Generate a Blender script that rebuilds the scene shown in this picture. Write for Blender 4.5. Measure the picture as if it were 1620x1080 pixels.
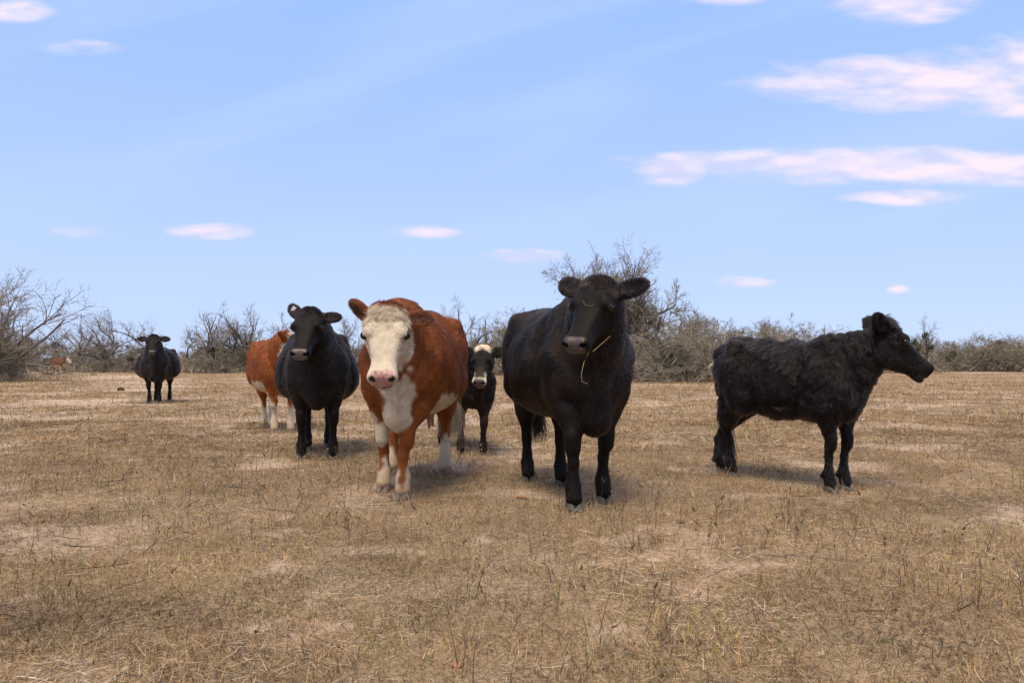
import bpy, bmesh, math, random
import numpy as np
from mathutils import Vector, Matrix

for _o in list(bpy.data.objects):
    bpy.data.objects.remove(_o)
scene = bpy.context.scene
COL = scene.collection
R = math.radians
FPX = 1170.0            # focal length in photo pixels (photo 1620 wide)
CAMH = 0.97
HORIZ = 572.0
rng = np.random.default_rng(7)

# ------------------------------------------------------------------ camera
cam_d = bpy.data.cameras.new('camera')
cam = bpy.data.objects.new('camera', cam_d)
COL.objects.link(cam)
cam.location = (0, 0, CAMH)
cam.rotation_euler = (R(90), 0, 0)
cam_d.sensor_width = 36
cam_d.lens = 36 * FPX / 1620
cam_d.shift_y = (HORIZ - 540) / 1620
cam_d.clip_end = 6000
scene.camera = cam

# ------------------------------------------------------------------ sun, exposure
SUN_EL, SUN_AZ = 60, 196          # azimuth measured clockwise from +Y (the viewing direction)
sun_d = bpy.data.lights.new('sun', 'SUN')
sun_d.energy = 1.5
sun_d.angle = R(20)
sun_d.color = (1.0, 0.89, 0.73)
sun = bpy.data.objects.new('sun', sun_d)
COL.objects.link(sun)
_sd = Vector((math.sin(R(SUN_AZ)) * math.cos(R(SUN_EL)), math.cos(R(SUN_AZ)) * math.cos(R(SUN_EL)), math.sin(R(SUN_EL))))
sun.rotation_euler = _sd.to_track_quat('Z', 'Y').to_euler()
scene.view_settings.view_transform = 'Standard'
scene.view_settings.look = 'None'
scene.view_settings.exposure = 1.15
scene.view_settings.gamma = 1
scene.view_settings.use_curve_mapping = False
scene.cycles.max_bounces = 5
scene.cycles.diffuse_bounces = 2
scene.cycles.glossy_bounces = 2
scene.cycles.transmission_bounces = 2
scene.cycles.use_denoising = True


# ------------------------------------------------------------------ node helpers
class NT:
    def __init__(s, tree):
        s.t = tree
        s.n = tree.nodes
        s.l = tree.links

    def new(s, kind, **kw):
        n = s.n.new(kind)
        for k, v in kw.items():
            setattr(n, k, v)
        return n

    def put(s, sock, v):
        if isinstance(v, bpy.types.NodeSocket):
            s.l.new(v, sock)
        else:
            sock.default_value = v

    def math(s, op, a, b=0.0, c=None, clamp=False):
        n = s.n.new('ShaderNodeMath')
        n.operation = op
        n.use_clamp = clamp
        s.put(n.inputs[0], a)
        s.put(n.inputs[1], b)
        if c is not None:
            s.put(n.inputs[2], c)
        return n.outputs[0]

    def smooth(s, v, lo, hi):
        n = s.n.new('ShaderNodeMapRange')
        n.interpolation_type = 'SMOOTHSTEP'
        s.put(n.inputs['Value'], v)
        n.inputs['From Min'].default_value = lo
        n.inputs['From Max'].default_value = hi
        return n.outputs[0]

    def mix(s, f, a, b, blend='MIX'):
        n = s.n.new('ShaderNodeMix')
        n.data_type = 'RGBA'
        n.blend_type = blend
        s.put(n.inputs[0], f)
        s.put(n.inputs[6], a if isinstance(a, bpy.types.NodeSocket) else (*a, 1))
        s.put(n.inputs[7], b if isinstance(b, bpy.types.NodeSocket) else (*b, 1))
        return n.outputs[2]

    def noise(s, vec, scale, detail=4, rough=0.5, dist=0.0):
        n = s.n.new('ShaderNodeTexNoise')
        if vec is not None:
            s.l.new(vec, n.inputs['Vector'])
        n.inputs['Scale'].default_value = scale
        n.inputs['Detail'].default_value = detail
        n.inputs['Roughness'].default_value = rough
        n.inputs['Distortion'].default_value = dist
        return n.outputs[0]

    def comb(s, x, y, z):
        n = s.n.new('ShaderNodeCombineXYZ')
        for i, v in enumerate((x, y, z)):
            s.put(n.inputs[i], v)
        return n.outputs[0]


# ------------------------------------------------------------------ world: clear sky, drifting flat clouds
world = bpy.data.worlds.new('World')
scene.world = world
world.use_nodes = True
world.cycles.sampling_method = 'MANUAL'
world.cycles.sample_map_resolution = 256
W = NT(world.node_tree)
W.n.clear()
sky = W.new('ShaderNodeTexSky', sky_type='NISHITA')
sky.sun_disc = False
sky.sun_elevation = R(SUN_EL)
sky.sun_rotation = R(SUN_AZ)
sky.altitude = 0
sky.air_density = 1.0
sky.dust_density = 0.3
sky.ozone_density = 3.0
tc = W.new('ShaderNodeTexCoord')
sep = W.new('ShaderNodeSeparateXYZ')
W.l.new(tc.outputs['Generated'], sep.inputs[0])
dx, dy, dz = sep.outputs
fy = W.math('MAXIMUM', dy, 0.12)
az = W.math('DIVIDE', dx, fy)                       # tangents of azimuth and elevation about +Y
el = W.math('DIVIDE', dz, fy)
uv = W.comb(az, el, 0.0)


def stretched(su, sv, off, scale, detail, rough, dist):
    n = W.new('ShaderNodeVectorMath', operation='MULTIPLY_ADD')
    W.l.new(uv, n.inputs[0])
    n.inputs[1].default_value = (su, sv, 0)
    n.inputs[2].default_value = off
    return W.noise(n.outputs[0], scale, detail, rough, dist)


n_big = stretched(6.0, 20.0, (2.7, 0.4, 0), 1.6, 5, 0.56, 0.15)
n_up = stretched(6.0, 20.0, (2.75, 0.66, 0), 1.6, 2, 0.45, 0.15)       # the same billows a little higher: their lit tops
CLOUDS = [  # photo x, y of the centre, half length, half height, faintness
    (1500, 262, 505, 31, 0), (1068, 268, 70, 27, .1), (1480, 130, 292, 46, .02), (1650, 112, 165, 62, .05), (1630, 174, 130, 17, .2),
    (1425, 4, 125, 36, .05), (1435, 312, 105, 14, .15), (335, 366, 80, 15, .2), (22, 16, 70, 21, .2), (135, 74, 105, 18, .62),
    (680, 366, 70, 14, .40), (830, 406, 78, 14, .32), (1180, 446, 70, 12, .40), (1420, 457, 22, 9, .4), (120, 366, 60, 16, .68), (1140, 0, 100, 14, .55)]
dist = None
for (cx, cy, hw, hh, faint) in CLOUDS:
    n = W.new('ShaderNodeVectorMath', operation='MULTIPLY_ADD')
    W.l.new(uv, n.inputs[0])
    n.inputs[1].default_value = (FPX / hw, FPX / hh, 0)
    n.inputs[2].default_value = (-(cx - 810) / hw, -(HORIZ - cy) / hh, math.sqrt(faint))
    d = W.new('ShaderNodeVectorMath', operation='DOT_PRODUCT')
    W.l.new(n.outputs[0], d.inputs[0])
    W.l.new(n.outputs[0], d.inputs[1])
    dist = d.outputs['Value'] if dist is None else W.math('MINIMUM', dist, d.outputs['Value'])
f = W.math('SUBTRACT', W.math('ADD', 1.0, W.math('MULTIPLY', W.math('SUBTRACT', n_big, 0.5), 2.0)), dist)
mask = W.smooth(f, -0.30, 1.10)
lit = W.math('MULTIPLY_ADD', W.math('SUBTRACT', n_big, n_up), 4.0, 0.60, clamp=True)
# denser broken cloud added overhead, out of view, to whiten the skylight
inv = W.math('DIVIDE', 1.0, W.math('ADD', W.math('MAXIMUM', dz, 0.0), 0.08))
pl = W.comb(W.math('MULTIPLY', dx, inv), W.math('MULTIPLY', dy, inv), 0.0)
n_over = W.noise(pl, 1.3, 2, 0.55, 0.0)
over = W.math('MULTIPLY', W.smooth(n_over, 0.30, 0.52), W.smooth(dz, 0.42, 0.60))
mask = W.math('MAXIMUM', mask, W.math('MULTIPLY', over, 0.9))
# thin veil streaks
n = W.new('ShaderNodeVectorMath', operation='DOT_PRODUCT')
W.l.new(uv, n.inputs[0])
n.inputs[1].default_value = (-2.2, 9.0, 0)
n_veil = W.noise(W.comb(W.math('MULTIPLY', az, 1.5), n.outputs['Value'], 5.0), 1.0, 2, 0.5, 0.6)
veil = W.math('MULTIPLY', W.smooth(n_veil, 0.40, 0.72), 0.42)
K = 0.085                                           # Background strength; the air's and clouds' own colours are given in sky units


def skyu(c, k=1.0):
    return tuple(x * k / K / (2 ** scene.view_settings.exposure) for x in c)


hor = W.math('SUBTRACT', 1.0, W.smooth(dz, -0.02, 0.50))
air = W.mix(hor, skyu((0.37, 0.58, 1.08)), skyu((0.56, 0.70, 1.05)))
base = W.mix(0.90, sky.outputs[0], air)
base = W.mix(veil, base, skyu((0.56, 0.72, 1.06)))
ccol = W.mix(lit, skyu((0.72, 0.73, 1.02)), skyu((1.0, 0.87, 0.99)))
final = W.mix(mask, base, ccol)
bg = W.new('ShaderNodeBackground')
bg.inputs['Strength'].default_value = K
W.l.new(final, bg.inputs['Color'])
wo = W.new('ShaderNodeOutputWorld')
W.l.new(bg.outputs[0], wo.inputs['Surface'])


# ------------------------------------------------------------------ small helpers
def ground_pt(x, y):
    """world point on the flat pasture that the photo shows at pixel x, y"""
    d = CAMH / (y - HORIZ)
    return np.array([(x - 810) * d, FPX * d, 0.0])


def pt(x, y, Y):
    """world point at distance Y that the photo shows at pixel x, y"""
    return np.array([(x - 810) / FPX * Y, Y, CAMH + (HORIZ - y) / FPX * Y])


def tag(o, label=None, cat=None, group=None, kind=None):
    for k, v in (('label', label), ('category', cat), ('group', group), ('kind', kind)):
        if v:
            o[k] = v
    return o


def empty(name, loc=(0, 0, 0), rz=0.0):
    o = bpy.data.objects.new(name, None)
    o.empty_display_size = 0.2
    COL.objects.link(o)
    o.location = loc
    o.rotation_euler = (0, 0, rz)
    return o


def link(name, data, mat=None, parent=None):
    o = bpy.data.objects.new(name, data)
    COL.objects.link(o)
    if mat is not None:
        data.materials.append(mat)
    if parent is not None:
        o.parent = parent
    return o


def np_mesh(name, verts, loops, starts, totals, smooth=True, color=None, alpha=None):
    me = bpy.data.meshes.new(name)
    me.vertices.add(len(verts))
    me.vertices.foreach_set('co', np.ascontiguousarray(verts, dtype=np.float32).ravel())
    me.loops.add(len(loops))
    me.loops.foreach_set('vertex_index', np.ascontiguousarray(loops, dtype=np.int32))
    me.polygons.add(len(starts))
    me.polygons.foreach_set('loop_start', np.ascontiguousarray(starts, dtype=np.int32))
    me.polygons.foreach_set('loop_total', np.ascontiguousarray(totals, dtype=np.int32))
    me.update(calc_edges=True)
    if smooth:
        me.polygons.foreach_set('use_smooth', np.ones(len(starts), dtype=bool))
    if color is not None:
        a = me.color_attributes.new('tint', 'FLOAT_COLOR', 'POINT')
        c = np.ones((len(verts), 4), dtype=np.float32)
        c[:, :3] = color
        if alpha is not None:
            c[:, 3] = alpha
        a.data.foreach_set('color', c.ravel())
    return me


def quad_mesh(name, verts, quads, smooth=True, color=None, alpha=None):
    q = np.asarray(quads)
    k = q.shape[1]
    return np_mesh(name, verts, q.ravel(), np.arange(len(q)) * k, np.full(len(q), k), smooth, color, alpha)


def unit(v):
    v = np.asarray(v, dtype=float)
    return v / (np.linalg.norm(v, axis=-1, keepdims=True) + 1e-9)


def _hash(ix, iy, iz, seed):
    h = (ix * 374761393 + iy * 668265263 + iz * 2147483647 + seed * 144665) & 0xffffffff
    h = ((h ^ (h >> 13)) * 1274126177) & 0xffffffff
    h = (h ^ (h >> 16)) & 0xffff
    return h.astype(np.float32) / 65535.0


def vnoise(p, scale=1.0, seed=0):
    """smooth value noise, 0..1, for an (n,3) or (n,2) array"""
    p = np.asarray(p, dtype=np.float32) * scale
    if p.shape[1] == 2:
        p = np.c_[p, np.zeros(len(p), np.float32)]
    i = np.floor(p).astype(np.int64)
    f = p - i
    f = f * f * (3 - 2 * f)
    out = 0
    for a in (0, 1):
        wa = f[:, 0] if a else 1 - f[:, 0]
        for b in (0, 1):
            wb = f[:, 1] if b else 1 - f[:, 1]
            for c in (0, 1):
                wc = f[:, 2] if c else 1 - f[:, 2]
                out = out + wa * wb * wc * _hash(i[:, 0] + a, i[:, 1] + b, i[:, 2] + c, seed)
    return out


def fbm(p, scale, octaves=3, seed=0):
    t, amp, s = 0, 0.5, 0
    for o in range(octaves):
        t = t + amp * vnoise(p, scale * 2 ** o, seed + o * 17)
        s += amp
        amp *= 0.5
    return t / s


def sstep(x, a, b):
    t = np.clip((x - a) / (b - a), 0, 1)
    return t * t * (3 - 2 * t)


def attr_material(name, attr='tint', rough=0.7, spec=0.3, stint=None, noise_amt=0.0, noise_scale=60, bump=0.0, bump_scale=200, wet=False):
    m = bpy.data.materials.new(name)
    m.use_nodes = True
    T = NT(m.node_tree)
    b = T.n['Principled BSDF']
    a = T.new('ShaderNodeAttribute', attribute_name=attr)
    col = a.outputs['Color']
    tcn = T.new('ShaderNodeTexCoord')
    if noise_amt:
        nz = T.noise(tcn.outputs['Object'], noise_scale, 4, 0.6)
        g = T.math('ADD', T.math('MULTIPLY', nz, 2 * noise_amt), 1 - noise_amt)
        col = T.mix(1.0, col, T.comb(g, g, g), 'MULTIPLY')
    T.l.new(col, b.inputs['Base Color'])
    b.inputs['Roughness'].default_value = rough
    b.inputs['Specular IOR Level'].default_value = spec
    if stint:
        b.inputs['Specular Tint'].default_value = (*stint, 1)
    if wet:                                            # attribute alpha: 1 dry hair, 0 moist skin
        T.l.new(T.math('MULTIPLY_ADD', a.outputs['Alpha'], rough - .26, .26), b.inputs['Roughness'])
        T.l.new(T.math('MULTIPLY_ADD', a.outputs['Alpha'], spec - .5, .5), b.inputs['Specular IOR Level'])
    if bump:
        bn = T.new('ShaderNodeBump')
        bn.inputs['Strength'].default_value = bump
        bn.inputs['Distance'].default_value = 0.01
        T.l.new(T.noise(tcn.outputs['Object'], bump_scale, 3, 0.6), bn.inputs['Height'])
        T.l.new(bn.outputs[0], b.inputs['Normal'])
    return m


def plain_material(name, color, rough=0.6, spec=0.3, vary=0.25, scale=30, bump=0.0):
    m = bpy.data.materials.new(name)
    m.use_nodes = True
    T = NT(m.node_tree)
    b = T.n['Principled BSDF']
    tcn = T.new('ShaderNodeTexCoord')
    nz = T.noise(tcn.outputs['Object'], scale, 4, 0.6)
    lo = tuple(c * (1 - vary) for c in color)
    hi = tuple(min(1, c * (1 + vary)) for c in color)
    T.l.new(T.mix(nz, lo, hi), b.inputs['Base Color'])
    b.inputs['Roughness'].default_value = rough
    b.inputs['Specular IOR Level'].default_value = spec
    if bump:
        bn = T.new('ShaderNodeBump')
        bn.inputs['Strength'].default_value = bump
        bn.inputs['Distance'].default_value = 0.01
        T.l.new(nz, bn.inputs['Height'])
        T.l.new(bn.outputs[0], b.inputs['Normal'])
    return m


# ================================================================== animals
# A body is one distance field (lofted trunk and head, tapered limbs, blended joints) turned into one mesh.
def smooth_table(xs, ys, n=240):
    xs = np.asarray(xs, float)
    ys = np.asarray(ys, float)
    m = np.zeros_like(ys)
    d = np.diff(ys) / np.diff(xs)
    m[1:-1] = np.where(d[1:] * d[:-1] > 0, 2 * d[1:] * d[:-1] / (d[1:] + d[:-1] + 1e-12), 0)
    m[0], m[-1] = d[0], d[-1]
    X = np.linspace(xs[0], xs[-1], n)
    i = np.clip(np.searchsorted(xs, X) - 1, 0, len(xs) - 2)
    h = xs[i + 1] - xs[i]
    t = (X - xs[i]) / h
    Y = ((2 * t ** 3 - 3 * t ** 2 + 1) * ys[i] + (t ** 3 - 2 * t ** 2 + t) * h * m[i]
         + (-2 * t ** 3 + 3 * t ** 2) * ys[i + 1] + (t ** 3 - t ** 2) * h * m[i + 1])
    return X, Y


class Field:
    def __init__(s):
        s.prims = []

    def add(s, fn, c, r, k=0.03, op='u', group='body'):
        s.prims.append((fn, np.asarray(c, float), float(r), k, op, group))

    def cone(s, a, b, ra, rb, **kw):
        a = np.asarray(a, np.float32)
        b = np.asarray(b, np.float32)
        ab = b - a
        L2 = float(ab @ ab) + 1e-9

        def fn(p):
            q = p - a
            t = np.clip((q @ ab) / L2, 0, 1)
            e = q - t[:, None] * ab
            return np.sqrt((e * e).sum(1)) - (ra + (rb - ra) * t)
        s.add(fn, (a + b) / 2, math.sqrt(L2) / 2 + max(ra, rb), **kw)

    def chain(s, pts, rs, **kw):
        for i in range(len(pts) - 1):
            s.cone(pts[i], pts[i + 1], rs[i], rs[i + 1], **kw)

    def ell(s, c, r, rot=None, **kw):
        c = np.asarray(c, np.float32)
        r = np.asarray(r, np.float32)
        M = None if rot is None else np.asarray(rot, np.float32)      # rows: local axes

        def fn(p):
            q = p - c
            if M is not None:
                q = q @ M.T
            a = q / r
            k0 = np.sqrt((a * a).sum(1))
            b = a / r
            k1 = np.sqrt((b * b).sum(1)) + 1e-6
            return k0 * (k0 - 1) / k1
        s.add(fn, c, float(r.max()), **kw)

    def loft(s, xs, top, bot, wid, org, M, taper=0.0, expo=2.3, **kw):
        X, T = smooth_table(xs, top)
        B = smooth_table(xs, bot)[1]
        Wd = smooth_table(xs, wid)[1]
        org = np.asarray(org, np.float32)
        M = np.asarray(M, np.float32)

        def fn(p):
            q = (p - org) @ M.T
            x = q[:, 0]
            t = np.interp(x, X, T)
            b = np.interp(x, X, B)
            w = np.interp(x, X, Wd)
            h = (t - b) / 2
            zz = (q[:, 2] - (t + b) / 2) / h
            ww = w * (1 - taper * np.clip(zz, -1, 1))
            r = (np.abs(q[:, 1] / ww) ** expo + np.abs(zz) ** expo) ** (1 / expo)
            d = (r - 1) * np.minimum(ww, h)
            over = np.maximum(np.maximum(X[0] - x, x - X[-1]), 0)
            return np.maximum(d, 0) * 0 + np.where(over > 0, np.sqrt(over ** 2 + np.maximum(d, 0) ** 2), d)
        mid = (xs[0] + xs[-1]) / 2
        zc = (max(top) + min(bot)) / 2
        c = org + np.array([mid, 0, zc], np.float32) @ M
        rad = math.sqrt(((xs[-1] - xs[0]) / 2) ** 2 + ((max(top) - min(bot)) / 2) ** 2 + max(wid) ** 2)
        s.add(fn, c, rad, **kw)

    def eval(s, P, centers=None, reach=0.0, groups=False):
        """P (nb, m, 3); centers (nb,3) of the blocks, reach their half diagonal: far primitives are skipped per block"""
        nb, m, _ = P.shape
        D = np.full((nb, m), 9.0, np.float32)
        G = {}
        for fn, c, r, k, op, g in s.prims:
            if op == 'd':
                w_ = np.abs(D) < (.08 if m > 1 else .03)
                if w_.any():
                    D[w_] += fn(P[w_].astype(np.float32)).astype(np.float32)
                continue
            if centers is not None:
                sel = np.nonzero(((centers - c) ** 2).sum(1) < (r + reach + k + 0.12) ** 2)[0]
            else:
                sel = np.arange(nb)
            if len(sel) == 0:
                continue
            d = fn(P[sel].reshape(-1, 3).astype(np.float32)).reshape(len(sel), m).astype(np.float32)
            o = D[sel]
            if op == 'u':
                h = np.maximum(k - np.abs(o - d), 0) / k
                n = np.minimum(o, d) - h * h * k * 0.25
                if groups:
                    if g not in G:
                        G[g] = np.full((nb, m), 9.0, np.float32)
                    G[g][sel] = np.minimum(G[g][sel], d)
            else:
                h = np.maximum(k - np.abs(o + d), 0) / k
                n = np.maximum(o, -d) + h * h * k * 0.25
                if groups:
                    if g not in G:
                        G[g] = np.full((nb, m), 9.0, np.float32)
                    G[g][sel] = np.minimum(G[g][sel], d)
            D[sel] = n
        return (D, G) if groups else D

    def mesh(s, h):
        lo = np.min([c - r for _, c, r, _, op, _ in s.prims if op == 'u'], axis=0) - 0.04
        hi = np.max([c + r for _, c, r, _, op, _ in s.prims if op == 'u'], axis=0) + 0.03
        B = 8
        nb = np.ceil((hi - lo) / (h * B)).astype(int) + 1
        I = np.stack(np.meshgrid(*[np.arange(n) for n in nb], indexing='ij'), -1).reshape(-1, 3)
        cen = lo + (I + 0.5) * h * B - h / 2
        rad = h * B * math.sqrt(3) / 2
        D0 = s.eval(cen[:, None, :], cen, rad)[:, 0]
        V = np.ones(tuple(nb * B), np.float32)
        Vb = V.reshape(nb[0], B, nb[1], B, nb[2], B)
        ins = I[D0 < 0]
        Vb[ins[:, 0], :, ins[:, 1], :, ins[:, 2], :] = -1
        keep = np.nonzero(np.abs(D0) < rad * 1.5 + 0.02)[0]
        loc = np.stack(np.meshgrid(*[np.arange(B)] * 3, indexing='ij'), -1).reshape(-1, 3) * h
        for j in range(0, len(keep), 600):
            kk = keep[j:j + 600]
            P = (lo + I[kk] * h * B)[:, None, :] + loc[None]
            d = s.eval(P, cen[kk], rad)
            Vb[I[kk, 0], :, I[kk, 1], :, I[kk, 2], :] = d.reshape(-1, B, B, B)
        # surface nets
        neg = V < 0
        c8 = [neg[a:V.shape[0] - 1 + a, b:V.shape[1] - 1 + b, c:V.shape[2] - 1 + c] for a in (0, 1) for b in (0, 1) for c in (0, 1)]
        cnt = np.zeros(c8[0].shape, np.int8)
        for c in c8:
            cnt += c
        act = np.argwhere((cnt > 0) & (cnt < 8))
        idx = np.full(c8[0].shape, -1, np.int32)
        idx[act[:, 0], act[:, 1], act[:, 2]] = np.arange(len(act))
        acc = np.zeros((len(act), 3))
        num = np.zeros(len(act))
        corners = [(a, b, c) for a in (0, 1) for b in (0, 1) for c in (0, 1)]
        vals = {k: V[act[:, 0] + k[0], act[:, 1] + k[1], act[:, 2] + k[2]] for k in corners}
        for k in corners:
            for ax in range(3):
                if k[ax] == 0:
                    k2 = tuple(1 if i == ax else k[i] for i in range(3))
                    a, b = vals[k], vals[k2]
                    x = (a < 0) != (b < 0)
                    t = np.where(x, a / (a - b + 1e-12), 0)
                    q = np.tile(np.array(k, float), (len(act), 1))
                    q[:, ax] += t
                    acc[x] += q[x]
                    num += x
        verts = lo + (act + acc / num[:, None]) * h
        quads = []
        for ax in range(3):
            sl0 = [slice(None)] * 3
            sl1 = [slice(None)] * 3
            sl0[ax] = slice(0, V.shape[ax] - 1)
            sl1[ax] = slice(1, V.shape[ax])
            a, b = neg[tuple(sl0)], neg[tuple(sl1)]
            e = np.argwhere(a != b)
            flip = a[e[:, 0], e[:, 1], e[:, 2]]
            u, v = (ax + 1) % 3, (ax + 2) % 3
            ok = (e[:, u] > 0) & (e[:, v] > 0) & (e[:, u] < V.shape[u] - 1) & (e[:, v] < V.shape[v] - 1)
            e, flip = e[ok], flip[ok]
            du = np.zeros(3, int); du[u] = 1
            dv = np.zeros(3, int); dv[v] = 1
            g = lambda q: idx[q[:, 0], q[:, 1], q[:, 2]]
            Q = np.stack([g(e - du - dv), g(e - dv), g(e), g(e - du)], 1)
            Q[~flip] = Q[~flip][:, ::-1]
            quads.append(Q)
        quads = np.concatenate(quads)
        quads = quads[(quads >= 0).all(1)]
        # drop stray islands: keep the component that holds most vertices
        lab = np.arange(len(verts))
        while True:
            mn = lab[quads].min(1)
            new = lab.copy()
            np.minimum.at(new, quads.ravel(), np.repeat(mn, 4))
            new = new[new]
            if (new == lab).all():
                break
            lab = new
        main = np.bincount(lab).argmax()
        keepv = lab == main
        remap = np.cumsum(keepv) - 1
        quads = remap[quads[keepv[quads[:, 0]]]]
        return verts[keepv], quads


def vert_normals(V, Q):
    n = np.cross(V[Q[:, 2]] - V[Q[:, 0]], V[Q[:, 3]] - V[Q[:, 1]])
    N = np.zeros_like(V)
    for i in range(4):
        np.add.at(N, Q[:, i], n)
    return unit(N)


_hair_mats = {}


def make_curves(name, pts, rad, tint, mat, parent):
    """pts (n,m,3), rad (n,m), tint (n,3)"""
    n, m, _ = pts.shape
    c = bpy.data.hair_curves.new(name)
    c.add_curves([m] * n)
    c.attributes['position'].data.foreach_set('vector', np.ascontiguousarray(pts, dtype=np.float32).ravel())
    a = c.attributes.get('radius') or c.attributes.new('radius', 'FLOAT', 'POINT')
    a.data.foreach_set('value', np.ascontiguousarray(rad, dtype=np.float32).ravel())
    a = c.attributes.new('tint', 'FLOAT_COLOR', 'CURVE')
    q = np.ones((n, 4), np.float32)
    q[:, :3] = tint
    a.data.foreach_set('color', q.ravel())
    return link(name, c, mat, parent)


MAT_SKIN = attr_material('animal_coat', rough=0.55, spec=0.16, wet=True, stint=(1.0, .88, .76), noise_amt=0.25, noise_scale=45, bump=0.35, bump_scale=160)
MAT_HAIR = attr_material('animal_hair', rough=0.40, spec=0.52, stint=(1.0, .90, .80))
MAT_HAIR_BLACK = bpy.data.materials.new('black_hair')
MAT_HAIR_BLACK.use_nodes = True
_T = NT(MAT_HAIR_BLACK.node_tree)
_T.n.remove(_T.n['Principled BSDF'])
_h = _T.new('ShaderNodeBsdfHairPrincipled', model='CHIANG', parametrization='COLOR')
_T.l.new(_T.new('ShaderNodeAttribute', attribute_name='tint').outputs['Color'], _h.inputs['Color'])
_h.inputs['Roughness'].default_value = .25
_h.inputs['Radial Roughness'].default_value = .4
_h.inputs['Random Roughness'].default_value = .3
_h.inputs['IOR'].default_value = 1.39
_T.l.new(_h.outputs[0], _T.n['Material Output'].inputs['Surface'])
MAT_HOOF = plain_material('hoof_horn', (0.065, 0.057, 0.05), 0.55, 0.35, 0.45, 60, 0.3)
MAT_HOOF_PALE = plain_material('pale_hoof_horn', (0.15, 0.115, 0.085), 0.55, 0.35, 0.35, 60, 0.3)
MAT_EYE = plain_material('eye_dark', (0.010, 0.007, 0.005), 0.14, 0.4, 0.2, 40)
MAT_TAG = plain_material('white_plastic', (0.75, 0.75, 0.72), 0.4, 0.4, 0.05, 20)

# a cloven hoof, two claws joined at the heel; origin on the ground below the coronet
_hf = Field()
for _s in (-1, 1):
    _hf.loft([-0.055, -0.045, -0.02, 0.02, 0.05, 0.065, 0.072], [0.05, 0.075, 0.082, 0.06, 0.035, 0.022, 0.014], [0.02, 0.002, 0.0, 0.0, 0.0, 0.001, 0.006],
             [0.012, 0.022, 0.026, 0.026, 0.021, 0.013, 0.004], (0, _s * 0.029, 0), [[1, -_s * 0.10, 0], [_s * 0.10, 1, 0], [0, 0, 1]], taper=0.22, expo=2.6, k=0.006)
_hf.ell((-0.035, 0, 0.055), (0.03, 0.04, 0.028), k=0.012)
_hv, _hq = _hf.mesh(0.005)
HOOF = quad_mesh('hoof', _hv, _hq)
HOOF.materials.append(MAT_HOOF)
HOOF_PALE = HOOF.copy()
HOOF_PALE.materials.clear()
HOOF_PALE.materials.append(MAT_HOOF_PALE)
_bm = bmesh.new()
bmesh.ops.create_uvsphere(_bm, u_segments=20, v_segments=14, radius=0.027)
EYE = bpy.data.meshes.new('eye')
_bm.to_mesh(EYE)
_bm.free()
EYE.materials.append(MAT_EYE)
EYE.polygons.foreach_set('use_smooth', np.ones(len(EYE.polygons), bool))

BLACK = np.array([0.0056, 0.0039, 0.0030])
RUST = np.array([0.235, 0.066, 0.0125])
CREAM = np.array([0.585, 0.485, 0.34])


def head_frame(f, roll=0.0):
    hx = unit(np.array(f, float))
    hy = unit(np.cross((0, 0, 1), hx))
    hz = np.cross(hx, hy)
    c, s_ = math.cos(roll), math.sin(roll)
    return np.array([hx, c * hy + s_ * hz, -s_ * hy + c * hz])


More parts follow.
